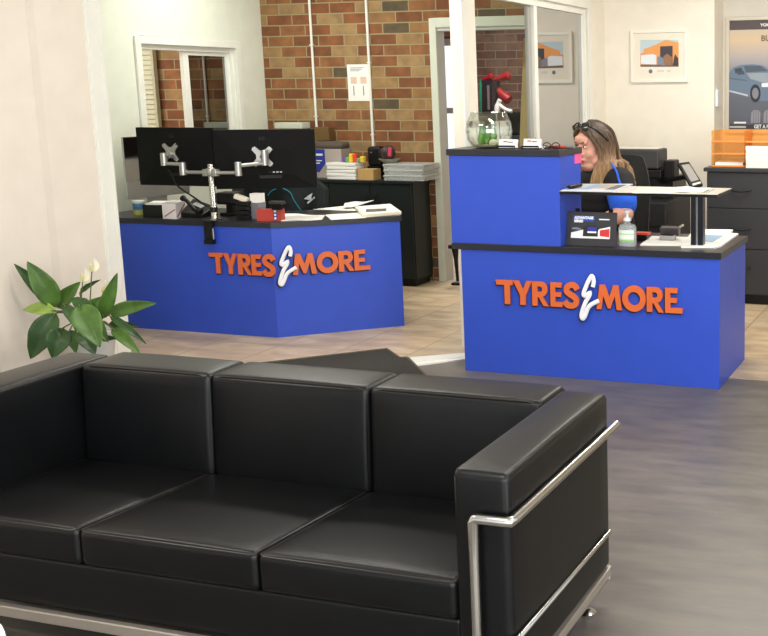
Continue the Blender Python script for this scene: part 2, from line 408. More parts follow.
# floor: grey vinyl up to the threshold, tiles beyond
mb = MB(); mb.add([(XL, YF, 0), (XR, YF, 0), (XR, 5.5, 0), (-2.7, 5.52, 0), (-2.85, 5.585, 0), (XL, 4.307, 0)], [(0, 1, 2, 3, 4, 5)])
struct('floor', mb, streak_floor())
mb = MB(); mb.add([(XL, 4.307, 0), (-2.85, 5.585, 0), (-2.7, 5.52, 0), (XR, 5.5, 0), (XR, 10.7, 0), (-9.5, 10.7, 0), (-9.5, 4.307, 0)], [(0, 1, 2, 3, 4, 5, 6)])
struct('floor_office', mb, tile_floor())
mb = MB(); mb.box(-9.5, XR, YF, 10.8, H, H+.05); struct('ceiling', mb, M_CEIL)
mb = MB(); mb.box(XL-.1, XL, YF, 5.124, 0, H); struct('wall_left', mb, mat('beige_wall_paint', (228, 218, 205), .6, bump=.03, bscale=120))
mb = MB(); mb.box(XOFF-.12, XL-.1, 5.0, 5.1, 0, H); struct('wall_office_front', mb, M_WALL_OFF)
# corner trim on the end of the left wall
mb = MB(); mb.box(XL, XL+.004, 5.0, 5.124, 0, H); mb.box(XL+.004, XL+.007, 5.02, 5.04, 0, H); mb.box(XL+.004, XL+.007, 5.1, 5.12, 0, H)
struct('trim_1', mb, M_TRIM)
mb = MB()
for y in (3.1, 4.18, 4.62): mb.box(XL, XL+.0015, y, y+.05, 0, H)
struct('trim_2', mb, mat('wall_joint_strip', (223, 213, 200), .6))
# office left wall with window opening
wy0, wy1, wz0, wz1 = 6.42, 7.455, .95, 1.895
mb = MB(); mb.box(XOFF-.12, XOFF, 5.1, wy0, 0, H); mb.box(XOFF-.12, XOFF, wy1, YBR, 0, H); mb.box(XOFF-.12, XOFF, wy0, wy1, 0, wz0); mb.box(XOFF-.12, XOFF, wy0, wy1, wz1, H)
struct('wall_office_left', mb, M_WALL_OFF)
# brick wall with the doorway, running past the office on the outside too
dx0, dx1, dz = -4.135, -3.2, 2.045
mb = MB(); mb.box(-9.4, dx0, YBR, YBR+.12, 0, H); mb.box(dx1, XP-.072, YBR, YBR+.12, 0, H); mb.box(dx0, dx1, YBR, YBR+.12, dz, H)
struct('wall_brick', mb, M_BRICK)
# partition between office and reception, with glazing opening
py0, py1, pz1, pz0 = 5.967, 7.9, 2.16, .9
mb = MB(); mb.box(XP-.072, XP, 5.79, py0, 0, H); mb.box(XP-.072, XP, py1, YB+.4, 0, H); mb.box(XP-.072, XP, py0, py1, pz1, H); mb.box(XP-.072, XP, py0, py1, 0, pz0)
struct('wall_partition', mb, M_WALL)
mb = MB(); mb.box(XP, -1.995, YB, YB+.4, 0, H); struct('wall_back', mb, M_WALL)
mb = MB(); mb.box(-1.995, XR, 8.64, 8.76, 0, H); struct('wall_poster', mb, M_WALLGREY)
mb = MB(); mb.box(-9.4, XP, 10.6, 10.72, 2.09, H); mb.box(-9.4, -6.03, 10.6, 10.72, 0, 2.09); mb.box(-5.30, XP, 10.6, 10.72, 0, 2.09); struct('wall_beyond', mb, M_BRICK_DARK)
mb = MB(); mb.box(XP-.072, XP, YB+.4, 10.6, 0, H); struct('wall_beyond_right', mb, M_WALLGREY)
mb = MB(); mb.box(-9.5, -9.4, 4.3, 10.7, 0, H); struct('wall_outside_left', mb, M_WALLGREY)
mb = MB(); mb.box(-9.4, XOFF-.12, 4.3, 4.42, 0, H); struct('wall_outside_front', mb, M_WALLGREY)
# shop front: low sill and mullions behind the camera and on the right
mb = MB(); mb.box(XL-.1, XR, YF-.1, YF, 0, .25); mb.box(XL-.1, XR, YF-.1, YF, 2.45, H)
for x in (-4.9, -3.1, -1.3, .5, 2.2): mb.box(x-.04, x+.04, YF-.1, YF, .25, 2.45)
struct('window_4', mb, M_TRIMGREY)
mb = MB(); mb.box(XR, XR+.1, YF, 8.76, 2.5, H); mb.box(XR, XR+.1, YF, 8.76, 0, .2); mb.box(XR, XR+.1, 5.6, 8.76, .2, 2.5)
for y in (-1, .8, 2.6, 4.4): mb.box(XR, XR+.1, y-.04, y+.04, .2, 2.5)
struct('wall_right', mb, M_WALL)
# skirting
mb = MB(); mb.box(XL, XL+.014, YF, 5.0, 0, .1); struct('baseboard_left', mb, M_TRIM)
mb = MB(); mb.box(XP+.001, -1.995, YB-.014, YB, 0, .1); struct('baseboard_back', mb, M_TRIM)
# doorway architrave
mb = MB()
mb.box(-4.19, dx0+.005, YBR-.018, YBR, 0, 2.113); mb.box(dx1-.005, -3.12, YBR-.018, YBR, 0, 2.113); mb.box(dx0+.005, dx1-.005, YBR-.018, YBR, 2.04, 2.113)
d1 = struct('door_1', mb, mat('door_frame_paint', (214, 216, 200), .4), bevel=.004)
mb = MB(); mb.box(dx0-.0, dx0+.006, YBR, YBR+.12, 0, dz); mb.box(dx1-.006, dx1, YBR, YBR+.12, 0, dz); mb.box(dx0+.006, dx1-.006, YBR, YBR+.12, dz-.03, dz)
mb.build('door_jamb', mat('jamb_paint', (196, 196, 192), .5), d1)
# far door with glass panes
ymid = 10.66
mb = MB(); mb.box(-6.03, -5.30, 10.58, 10.68, 2.02, 2.09)
for x in (-6.03, -5.69, -5.37): mb.box(x, x+.07, 10.58, 10.68, 0, 2.02)
mb.box(-5.96, -5.37, 10.58, 10.68, 0, .12); mb.box(-5.96, -5.37, 10.58, 10.68, 1.3, 1.36)
d2 = struct('door_2', mb, M_TRIMGREY)
MB().box(-5.96, -5.37, 10.62, 10.63, .12, 2.02).build('glass_pane', M_CLEAR, d2)
# left office window: trim, frame, sliding pane
mb = MB(); t = .055
mb.box(XOFF, XOFF+.018, wy0-t, wy0, wz0-t, wz1+t); mb.box(XOFF, XOFF+.018, wy1, wy1+t, wz0-t, wz1+t); mb.box(XOFF, XOFF+.018, wy0, wy1, wz1, wz1+t); mb.box(XOFF, XOFF+.03, wy0, wy1, wz0-t, wz0)
w1 = struct('window_1', mb, M_TRIM, bevel=.004)
mb = MB(); f = .036
mb.box(XOFF-.11, XOFF-.02, wy0, wy0+f, wz0, wz1); mb.box(XOFF-.11, XOFF-.02, wy1-f, wy1, wz0, wz1); mb.box(XOFF-.11, XOFF-.02, wy0+f, wy1-f, wz0, wz0+f); mb.box(XOFF-.11, XOFF-.02, wy0+f, wy1-f, wz1-f, wz1)
mb.build('window_frame', M_TRIM, w1)
mb = MB(); ym = 6.93
mb.box(XOFF-.07, XOFF-.04, ym-.03, ym+.03, wz0+f, wz1-f); mb.box(XOFF-.07, XOFF-.04, wy1-f-.03, wy1-f, wz0+f, wz1-f); mb.box(XOFF-.07, XOFF-.04, ym+.03, wy1-f-.03, wz1-f-.03, wz1-f)
sa = mb.build('sliding_sash', M_TRIM, w1)
MB().box(XOFF-.057, XOFF-.053, ym+.03, wy1-f-.03, wz0+f, wz1-f-.03).build('tinted_pane', M_TINT, sa)
# partition glazing
mb = MB(); a = .045
mb.box(XP, XP+.016, py1, py1+.08, pz0-.08, pz1+.07); mb.box(XP, XP+.016, py0-.0, py1, pz1, pz1+.07); mb.box(XP, XP+.016, py0-.2, py0-.13, 0, H); mb.box(XP, XP+.016, py0-.2, py1, pz0-.08, pz0)
w2 = struct('window_2', mb, M_TRIM, bevel=.004)
mb = MB()
mb.box(XP-.066, XP-.01, py0, py0+.03, pz0, pz1); mb.box(XP-.066, XP-.01, py1-.04, py1, pz0, pz1); mb.box(XP-.066, XP-.01, py0+.03, py1-.04, pz1-.045, pz1); mb.box(XP-.066, XP-.01, py0+.03, py1-.04, pz0, pz0+.04)
mb.build('window_frame', M_TRIM, w2)
mb = MB(); mb.box(XP-.045, XP-.015, 6.91, 6.965, pz0+.04, pz1-.045)
mb.build('sash_stile', M_TRIM, w2)
mb = MB(); mb.box(XP-.062, XP-.038, 6.86, 6.905, pz0+.04, pz1-.045); mb.build('rear_sash_stile', M_TRIMGREY, w2)
MB().box(XP-.054, XP-.049, py0+.03, 6.86, pz0+.04, pz1-.045).build('clear_pane', M_PANE, w2)
MB().box(XP-.034, XP-.028, 6.965, py1-.04, pz0+.04, pz1-.045).build('mirror_pane', M_MIRROR, w2)
# threshold strip where vinyl meets tiles
mb = MB(); q = [PZ(410, 358.2, 0), PZ(467, 353.4, 0), PZ(467, 359.5, 0), PZ(415.5, 366.5, 0)]
mb.prism([(p.x, p.y) for p in q], 0, .006); q2 = [PZ(412, 361, .006), PZ(467, 355.5, .006), PZ(467, 357.2, .006), PZ(413.5, 363.2, .006)]
mb.prism([(p.x, p.y) for p in q2], .006, .01)
struct('trim_3', mb, M_TRIM)

# ------------------------------------------------------------------ louvred shutter outside the left window
sx0, sx1 = PYY(140, 60, 7.74).x-.5, PYY(152.2, 60, 7.74).x
t_ = thing('louvred_shutter', 'pale louvred shutter panel seen through the left half of the office window', 'shutter', ((sx0+sx1)/2, 7.77, 0))
mb = MB(); mb.box(sx0, sx0+.05, 7.75, 7.79, 0, 2.4); mb.box(sx1-.03, sx1, 7.75, 7.79, 0, 2.4); mb.box(sx0+.05, sx1-.04, 7.75, 7.79, 0, .06); mb.box(sx0+.05, sx1-.04, 7.75, 7.79, 2.34, 2.4)
mb.build('shutter_frame', mat('shutter_grey', (180, 176, 150), .5), t_)
mb = MB()
for k in range(54): mb.obox(((sx0+sx1)/2+.005, 7.768, .085+k*.042), ((sx1-sx0)/2-.045, .004, .0235), rx=-.22)
mb.build('slats', mat('shutter_slat', (190, 188, 162), .5), t_)

# ------------------------------------------------------------------ conduits and notice on the brick wall
for (u0, v0, u1, v1, w, lab) in ((309.2, 0, 317, 131.5, .0105, 'left of the two white conduits, ending above the dark box on brick'), (365.9, 0, 373.6, 150, .0115, 'right of the two white conduits, running past the paper notice to the black appliance')):
    a_, b_ = PYY(u0, v0, YBR-.012), PYY(u1, v1, YBR-.012); x = (a_.x+b_.x)/2
    o = thing('electrical_conduit', lab, 'conduit', (x, YBR-.012, b_.z), 'conduits on the brick wall')
    MB().tube([(x, YBR-.0125, b_.z), (x, YBR-.0125, H)], w, 12).build('pipe', M_TRIM, o, smooth=True)
    for z in (b_.z+.12, b_.z+.7, b_.z+1.2): MB().box(x-.014, x+.014, YBR-.026, YBR, z, z+.01).build('saddle_clip', M_TRIM, o)
p0, p1 = PYY(346.8, 64.5, YBR-.003), PYY(370.6, 101, YBR-.003)
o = thing('paper_notice', 'white printed sheet stuck to the brick wall beside a conduit', 'notice', ((p0.x+p1.x)/2, YBR-.002, p1.z))
MB().box(p0.x, p1.x, YBR-.004, YBR-.002, p1.z, p0.z).build('sheet', M_PAPER, o)
w_ = p1.x-p0.x; ink1, ink2 = mat('grey_ink', (130, 130, 135), .8), mat('salmon_ink', (226, 190, 170), .8)
for k in range(3): MB().box(p0.x+.03, p0.x+.03+w_*(.62-.1*k), YBR-.005, YBR-.004, p0.z-.03-.012*k, p0.z-.025-.012*k).build('printed_line', ink1, o)
for k in range(2): MB().box(p0.x+.03+k*.09, p0.x+.085+k*.09, YBR-.005, YBR-.004, p0.z-.155, p0.z-.1).build('printed_block', ink2, o)
for j in range(2): MB().box(p0.x+.05+j*.09, p0.x+.058+j*.09, YBR-.005, YBR-.004, p0.z-.25, p0.z-.172).build('printed_column', ink1, o)

# ------------------------------------------------------------------ sofa
so = thing('leather_sofa', 'large black leather three-seat sofa with chrome tube frame in the foreground', 'sofa', (-2.01, 2.5, 0))
sx_in = (-2.82, -1.163)
def arm(x0, x1):
    o = MB().cushion(x0, x1, 2.185, 2.9, .125, .668, .018, (.004, .003, .006), 8).build('armrest', M_LEATHER, so, smooth=True, weld=True)
    mb = MB(); e = .008
    for x in (x0+e, x1-e):
        mb.tube([(x, 2.2, .13), (x, 2.19, .65), (x, 2.2, .6635), (x, 2.885, .6635)], .0032, 6)
    mb.build('piping', M_PIPING, o, smooth=True)
arm(-1.163, -1.016); arm(-2.995, -2.822)
seam = (-2.82, -2.306, -1.734, -1.163)
for k in range(3):
    x0 = seam[k]; bw = seam[k+1]-seam[k]
    o = MB().cushion(x0+.002, x0+bw-.002, 2.735, 2.928, .3, .67, .02, (.003, .012, .004), 12, shear=.05).build('back_cushion', M_LEATHER, so, smooth=True, weld=True)
    MB().tube([(x0+.015, 2.76, .657), (x0+.05, 2.758, .6665), (x0+bw-.05, 2.758, .6665), (x0+bw-.015, 2.76, .657)], .003, 6).build('piping', M_PIPING, o, smooth=True)
    o = MB().cushion(x0+.002, x0+bw-.002, 2.19, 2.74, .276, .384, .018, (.003, .004, .012), 14, tilt=.062).build('seat_cushion', M_LEATHER, so, smooth=True, weld=True)
    MB().tube([(x0+.008, 2.72, .348), (x0+.008, 2.2, .379), (x0+.02, 2.1935, .3765), (x0+bw-.02, 2.1935, .3765), (x0+bw-.008, 2.2, .379), (x0+bw-.008, 2.72, .348)], .0028, 6).build('piping', M_PIPING, o, smooth=True)
MB().cushion(sx_in[0], sx_in[1], 2.205, 2.65, .125, .276, .012, (0, .002, 0), 8).build('front_panel', M_LEATHER, so, smooth=True, weld=True)
MB().cushion(sx_in[0], sx_in[1], 2.95, 2.972, .125, .62, .008, (0, .002, .0), 8).build('rear_panel', M_LEATHER, so, smooth=True, weld=True)
mb = MB()
mb.box(-2.998, -1.012, 2.18, 2.2, .093, .125); mb.box(-2.998, -1.012, 2.872, 2.9, .093, .125); mb.box(-2.998, -2.978, 2.2, 2.872, .093, .125); mb.box(-1.032, -1.012, 2.2, 2.872, .093, .125)
mb.build('base_rail', M_RAIL, so, bevel=.003)
for sgn, xo in ((1, -1.001), (-1, -3.01)):
    xi = xo-sgn*.096
    c = .02
    path = smooth_path([(xi, 2.158, .1), (xi, 2.158, .35), (xi, 2.158, .55)], 2)[:-1]+[Vector((xi, 2.158, .558)), Vector((xi+sgn*.006, 2.158, .564)), Vector((xi+sgn*.012, 2.158, .565)), Vector((xo-sgn*.012, 2.158, .565)), Vector((xo-sgn*.003, 2.161, .565)), Vector((xo, 2.172, .565)), Vector((xo, 2.9, .563)), Vector((xo, 2.93, .563))]
    MB().tube(path, .0125, 14).build('frame_tube', M_CHROME, so, smooth=True)
    MB().tube([(xo-sgn*.02, 2.158, .256), (xo-sgn*.006, 2.166, .256), (xo-sgn*.006, 2.87, .246)], .0072, 10).build('lower_rod', M_CHROME, so, smooth=True)
for x in (-2.92, -1.065):
    for y in (2.25, 2.82):
        MB().lathe((x, y, 0), [(.026, 0), (.028, .004), (.022, .011), (.009, .018), (.0075, .093)], 18).build('foot', M_CHROME, so, smooth=True)

# white round table whose rim just enters the lower left corner
tx, ty = -2.06, 1.407
o = thing('round_table', 'white round low table poking into the lower left corner before the sofa', 'table', (tx, ty, 0))
MB().lathe((tx, ty, .42), [(.235, 0), (.25, .006), (.252, .016), (.25, .026), (.24, .03)], 48).build('tabletop', M_WHITE, o, smooth=True)
MB().lathe((tx, ty, .012), [(.03, 0), (.03, .408)], 16).build('stem', M_CHROME, o, smooth=True)
MB().lathe((tx, ty, 0), [(.19, 0), (.19, .006), (.04, .014)], 32).build('base', M_CHROME, o, smooth=True)

# door mat
mb = MB(); A = Vector((-3.378, 5.596, 0)); d1v = Vector((-.7197, -.6943, 0)); pts = [A, PZ(400, 359, 0), PZ(408, 359, 0), PZ(427, 377.5, 0)]
e_ = pts[-1]+Vector((.45, -.42, 0)); pts += [e_, e_+d1v*1.25, A+d1v*1.25]
o = thing('floor_mat', 'charcoal floor mat lying across the tile edge behind the sofa', 'mat', (-3.6, 5.0, 0))
mb.prism([(p.x, p.y) for p in pts], 0, .008).build('mat_body', M_MAT, o)
mb = MB(); mb.tube([p+Vector((0, 0, .0075)) for p in pts]+[pts[0]+Vector((0, 0, .0075))], .006, 6); mb.build('mat_edging', M_MATB, o)

# ------------------------------------------------------------------ peace lily
pc = Vector((-4.64, 4.63, 0)); pr = PXX(83, 350, -4.6)
pl = thing('potted_peace_lily', 'peace lily with white flowers in a pale pot behind the sofa by the wall', 'plant', pc)
zr = .265
MB().lathe(pc, [(.085, 0), (.095, .01), (.128, zr-.02), (.136, zr-.02), (.138, zr), (.125, zr), (.12, zr-.03)], 36).build('pot', mat('pale_grey_pot', (206, 206, 202), .4), pl, smooth=True)
MB().lathe((pc.x, pc.y, zr-.045), [(.001, .012), (.07, .012), (.118, .005)], 30).build('soil', M_SOIL, pl, smooth=True)
def leaf(b, tip, width, yb, yt, mt, sag=.02, side=0.0, stem_from=None):
    B, T = PYY(*b, yb), PYY(*tip, yt)
    if B.x < XL+.05: B = PXX(*b, XL+.05)
    if T.x < XL+.03: T = PXX(*tip, XL+.03)
    ax = T-B; Ln = ax.length; t = ax.normalized()
    view = (CAM-(B+T)/2).normalized(); nrm = (view-t*view.dot(t)).normalized()
    nrm = (nrm+Vector((0, 0, .5))*random.uniform(.2, 1)+Vector((side, 0, 0))); nrm = (nrm-t*nrm.dot(t)).normalized()
    sd = t.cross(nrm); W = .86*width/F_PX*(-(B+T)/2+CAM).length
    n, k = 14, 4; vs = []
    for i in range(n+1):
        s_ = i/n; w = W/2*(math.sin(PI*min(1, s_**.72))**.85)*(1.0 if s_ < .95 else .8)+.0008
        cpt = B+t*Ln*s_+nrm*(sag*math.sin(PI*s_))-Vector((0, 0, sag*.5*s_*s_))
        for j in range(-k, k+1):
            q = j/k
            vs.append(cpt+sd*w*q+nrm*(abs(q)**1.2*w*.28-.004*(1-abs(q))+.0025*math.sin(s_*22+q*3)*abs(q)))
    r = 2*k+1; fs = [(i*r+j, i*r+j+1, (i+1)*r+j+1, (i+1)*r+j) for i in range(n) for j in range(r-1)]
    mb = MB(); mb.add(vs, fs)
    lo = mb.build('leaf', mt, pl, smooth=False)
    lo.data.polygons.foreach_set('use_smooth', [True]*len(lo.data.polygons))
    sm = lo.modifiers.new('thick', 'SOLIDIFY'); sm.thickness = .0012
    root = Vector((pc.x+random.uniform(-.05, .05), pc.y+random.uniform(-.05, .05), zr-.035))
    mid = (root*.4+B*.6)+Vector((0, 0, .05))
    MB().tube(smooth_path([root, mid*.5+root*.5+Vector((0, 0, .02)), mid, B, B+t*Ln*.12+nrm*sag*.3], 4), [.0042]*13+[.0028]*4, 6).build('stem', M_STEM, pl, smooth=True)
LV = [((57, 307), (27, 260), 22, 4.38, 4.3, M_LEAF), ((50, 302), (14, 262), 13, 4.5, 4.5, M_LEAFD), ((57, 307), (80, 281), 15, 4.42, 4.45, M_LEAF), ((56, 311), (23, 308), 13, 4.35, 4.3, M_LEAF2),
      ((56, 313), (30, 357), 25, 4.3, 4.22, M_LEAFD), ((63, 328), (52, 356), 23, 4.28, 4.2, M_LEAFD), ((79, 305), (100, 346), 27, 4.25, 4.18, M_LEAF), ((64, 304), (82, 332), 11, 4.33, 4.28, M_LEAFD),
      ((102, 319), (117, 271), 14, 4.4, 4.42, M_LEAF), ((110, 314), (156, 301), 15, 4.4, 4.42, M_LEAF), ((110, 316), (146, 342), 8, 4.36, 4.34, M_LEAFD), ((112, 328), (140, 353), 12, 4.32, 4.28, M_LEAF),
      ((108, 325), (139, 324), 8, 4.42, 4.45, M_LEAFD), ((103, 340), (118, 337), 6, 4.4, 4.4, M_LEAFD), ((92, 312), (71, 297), 14, 4.36, 4.36, M_LEAFD), ((88, 311), (103, 294), 13, 4.4, 4.42, M_LEAF),
      ((82, 330), (95, 353), 20, 4.3, 4.25, M_LEAFD), ((80, 293), (100, 278), 5, 4.45, 4.47, M_LEAFD), ((92, 322), (108, 340), 14, 4.36, 4.3, M_LEAF), ((70, 330), (76, 352), 12, 4.4, 4.36, M_LEAF)]
for a in LV: leaf(*a, sag=random.uniform(.008, .03))
for (u, v, b_) in ((91.5, 269, (90, 303)), (82.5, 279, (81, 300)), (103, 291, (101, 312))):
    c = PYY(u, v, 4.42); s0 = PYY(*b_, 4.42)
    mb = MB(); mb.tube([(pc.x, pc.y+.02, zr-.035), s0, c-Vector((0, 0, .015))], .003, 6); st = mb.build('flower_stem', M_STEM, pl, smooth=True)
    vs = []; n, k = 10, 3
    for i in range(n+1):
        s_ = i/n
        for j in range(-k, k+1):
            q = j/k; w = .022*math.sin(PI*min(1, s_**.6*.97))+.0008
            vs.append(c+Vector((w*q+.012*s_, -.012+.02*abs(q)*math.sin(PI*s_)+.02, -.02+.075*s_)))
    r = 2*k+1
    fl = MB().add(vs, [(i*r+j, i*r+j+1, (i+1)*r+j+1, (i+1)*r+j) for i in range(n) for j in range(r-1)]).build('flower', M_FLOWER, pl)
    fl.data.polygons.foreach_set('use_smooth', [True]*len(fl.data.polygons)); sm = fl.modifiers.new('thick', 'SOLIDIFY'); sm.thickness = .001
    MB().ell(c+Vector((0, -.004, .008)), (.006, .006, .022), 8).build('spadix', M_SPADIX, fl, smooth=True)

# ------------------------------------------------------------------ lettered signs
def glyph(ch, w):   # outlines in a w x 1 box, w relative to the cap height
    if ch == 'T': return [[(0, 1), (w, 1), (w*.98, .8), (w*.82, .8), (w*.82, 0), (w*.5, 0), (w*.5, .8), (w*.05, .8)]]
    if ch == 'Y': return [[(0, 1), (w*.31, 1), (w*.52, .62), (w*.72, 1), (w, 1), (w*.67, .4), (w*.67, 0), (w*.37, 0), (w*.37, .4)]]
    if ch == 'R':
        out = [(0, 0), (0, 1), (w*.55, 1)]+arc(w*.55, .69, w*.38, .31, PI/2, -PI*.42, 10)+[(w, 0), (w*.68, 0), (w*.4, .36), (w*.33, .36), (w*.33, 0)]
        hole = [(w*.33, .8), (w*.5, .8)]+arc(w*.5, .69, w*.12, .11, PI/2, -PI/2, 6)+[(w*.5, .58), (w*.33, .58)]
        return [out, hole]
    if ch == 'E': return [[(0, 0), (w, 0), (w, .2), (w*.4, .2), (w*.4, .41), (w*.9, .41), (w*.9, .6), (w*.4, .6), (w*.4, .8), (w*.95, .8), (w*.95, 1), (0, 1)]]
    if ch == 'F': return [[(0, 0), (w, 0), (w, .21), (w*.3, .21), (w*.3, .41), (w*.68, .41), (w*.68, .6), (w*.3, .6), (w*.3, .8), (w*.72, .8), (w*.72, 1), (0, 1)]]
    if ch == 'M': return [[(0, 0), (w*.13, 1), (w*.33, 1), (w*.5, .5), (w*.66, 1), (w*.85, 1), (w, 0), (w*.79, 0), (w*.72, .56), (w*.55, .05), (w*.44, .05), (w*.27, .56), (w*.2, 0)]]
    if ch == 'O': return [arc(w/2, .5, w/2, .53, 0, 2*PI, 40)[:-1], arc(w/2, .5, w*.26, .27, 0, 2*PI, 32)[:-1]]
    if ch == 'S': return [ribbon([(w*.9, .74), (w*.74, .9), (w*.46, .925), (w*.24, .82), (w*.22, .66), (w*.4, .55), (w*.64, .46), (w*.82, .33), (w*.78, .15), (w*.54, .075), (w*.26, .1), (w*.06, .24)], .235)]
AMP = [((x-8)/134, (380-y)/318) for x, y in ((101, 146), (108, 105), (97, 73), (75, 100), (52, 150), (36, 192), (40, 210), (58, 203), (80, 188), (72, 213), (52, 246), (36, 282), (20, 330), (18, 355), (27, 367), (40, 352), (53, 322), (64, 294), (82, 272), (106, 256), (142, 238))]
def sign(root, org, ux, chars, cap, nrm, amp=None):
    """letters on a vertical panel: org = baseline point, ux = reading direction, chars = (letter, start, width) in metres"""
    ux = Vector(ux); nv = Vector(nrm); uz = Vector((0, 0, 1)); org = Vector(org)
    for ch, s0, wm, dzb in chars:
        g = glyph(ch, wm/cap)
        def mp(dn, dx, dz_, s0=s0, dzb=dzb):
            return lambda c: org+ux*(s0+c.x*cap+dx)+uz*(c.y*cap+dz_+dzb)+nv*(dn+c.z)
        L_ = to_mesh_obj(flat_shape([[(x, y) for x, y in lp] for lp in g], .012), 'sign_letter', M_ORANGE, root, mp(.0135, 0, 0))
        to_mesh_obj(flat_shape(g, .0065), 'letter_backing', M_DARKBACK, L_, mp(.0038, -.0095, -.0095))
    if amp:
        x0, x1, z0, z1, n0 = amp
        P = [org+ux*(x0+(x1-x0)*a)+uz*(z0-org.z+(z1-z0)*b)+nv*n0 for a, b in AMP]
        P = smooth_path(P, 5)
        A_ = MB().tube(P, .0118, 12, flat=(nv, .5)).build('ampersand', mat('white_sign_acrylic', (236, 238, 244), .4), root, smooth=True)
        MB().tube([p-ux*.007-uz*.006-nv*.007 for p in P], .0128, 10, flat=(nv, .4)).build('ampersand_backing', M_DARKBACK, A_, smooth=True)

# ------------------------------------------------------------------ right reception desk (hutch, shelf, sign)
rd = thing('reception_desk', 'blue reception desk with raised hutch and shelf, standing on the right', 'desk', (-1.96, 5.61, 0), 'blue reception desks')
DX0, DX1, DY0, DY1, DT = -2.7, -1.236, 5.288, 5.933, .724
mb = MB(); mb.box(DX0, DX1, DY0, DY0+.018, 0, .69); mb.box(DX0, DX0+.018, DY0+.018, DY1, 0, .69); mb.box(DX1-.018, DX1, DY0+.018, DY1, 0, .69)
mb.build('carcass', M_BLUE, rd, bevel=.0012)
MB().box(DX0+.018, DX1-.018, DY0+.25, DY0+.266, .02, .69).build('modesty_panel', M_BLUE, rd)
MB().box(-2.75, DX1+.012, DY0-.012, DY1+.012, .69, DT).build('worktop', M_TOP, rd, bevel=.0015)
HX0, HX1, HY1 = -2.752, -2.109, 5.612
mb = MB(); mb.box(HX0, HX1, DY0, DY0+.018, DT, 1.204); mb.box(HX1-.018, HX1, DY0+.018, HY1, DT, 1.204); mb.box(HX0, HX0+.018, DY0+.018, HY1, DT, 1.204); mb.box(HX0+.018, HX1-.018, DY0+.05, DY0+.066, DT, 1.204)
mb.build('hutch', M_BLUE, rd, bevel=.0012)
MB().box(HX0-.012, HX1+.006, DY0-.006, HY1+.014, 1.204, 1.238).build('hutch_top', M_TOP, rd, bevel=.0015)
shz = 1.012
MB().box(HX1, -1.25, DY0-.0, 5.63, shz+.009, shz+.012).build('shelf_board', mat('pale_shelf_board', (204, 200, 190), .3), rd)
MB().box(HX1, -1.251, DY0+.001, 5.629, shz-.006, shz+.009).build('shelf_underside', M_BLACK, rd)
pb = PZ(697, 247.5, DT)
mb = MB(); mb.box(pb.x-.034, pb.x-.008, pb.y, pb.y+.05, DT, shz-.006); mb.box(pb.x+.004, pb.x+.032, pb.y, pb.y+.05, DT, shz-.006); mb.box(pb.x-.008, pb.x+.004, pb.y+.015, pb.y+.045, DT, shz-.006, 1)
mb.build('shelf_post', [mat('post_black', (22, 24, 34), .3), M_TRIMGREY], rd)
chs = []; ys = DY0
def gx(u): return PYY(u, 292, ys).x
zb = PYY(508.6, 303.9, ys-.012).z; cap = .133
z1 = lambda zx, x0, s: x0+zx/s
for ch, a0, a1, x0, v in (('T', 50, 172, 490, 303.9), ('Y', 172, 300, 490, 304.3), ('R', 303, 418, 490, 305.5), ('E', 430, 513, 490, 306), ('S', 520, 628, 490, 307), ('M', 122, 300, 580, 309), ('O', 301, 466, 580, 310.5), ('R', 472, 592, 580, 311.6), ('F', 600, 721, 580, 313)):
    xa, xb = gx(x0+a0/6.98), gx(x0+a1/6.98); chs.append((ch, xa-DX0, xb-xa, 0))
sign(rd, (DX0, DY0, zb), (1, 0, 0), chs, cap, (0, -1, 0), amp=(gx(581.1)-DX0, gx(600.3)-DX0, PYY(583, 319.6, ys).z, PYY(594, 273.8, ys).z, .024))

# ------------------------------------------------------------------ left reception desk
ld = thing('reception_desk', 'blue reception desk with an angled end, standing at the back on the left', 'desk', (-4.6, 6.1, 0), 'blue reception desks')
C0 = Vector((-4.225, 5.705, 0)); C1 = Vector((-3.617, 6.228, 0)); dv = (C1-C0).normalized(); nv2 = Vector((dv.y, -dv.x, 0)); bk = -nv2
lx = -5.62; yl = 5.705
poly_out = [(lx, yl), (C0.x, C0.y), (C1.x, C1.y)]
inn = .018
C0i = C0+bk*inn+Vector((-.006, 0, 0)); C1i = C1+bk*inn
mb = MB(); mb.prism([(lx, yl), (C0.x, yl), (C0i.x, yl+inn), (lx, yl+inn)], 0, .706)
mb.prism([(C0.x, C0.y), (C1.x, C1.y), (C1i.x, C1i.y), (C0i.x, C0i.y)], 0, .706)
E0 = C1+bk*.62
mb.prism([(C1i.x, C1i.y), ((E0).x, E0.y), ((E0-dv*inn).x, (E0-dv*inn).y), ((C1i-dv*inn).x, (C1i-dv*inn).y)], 0, .706)
mb.prism([(lx, yl+inn), (lx+inn, yl+inn), (lx+inn, 6.36), (lx, 6.36)], 0, .706)
mb.build('carcass', M_BLUE, ld, bevel=.001)
LT = .741
T1 = C1+dv*.012; Eb = C1+bk*.64+dv*.012; Ec = Eb-dv*.62
top = [(lx-.01, yl-.008), (C0.x+.003, yl-.008), ((T1+nv2*.008).x, (T1+nv2*.008).y), (Eb.x, Eb.y), (Ec.x, Ec.y), (lx-.01, 6.38)]
MB().prism(top, .706, LT).build('worktop', M_TOP, ld, bevel=.0015)
chs = []
for ch, a0, a1 in (('T', 50, 166), ('Y', 174, 286), ('R', 296, 412), ('E', 411, 494), ('S', 502, 606)):
    xa, xb = PYY(205+a0/8.53, 262, yl).x, PYY(205+a1/8.53, 262, yl).x; chs.append((ch, xa-lx, xb-xa, 0))
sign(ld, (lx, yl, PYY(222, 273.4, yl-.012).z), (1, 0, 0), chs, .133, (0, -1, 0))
chs = []; pn = nv2
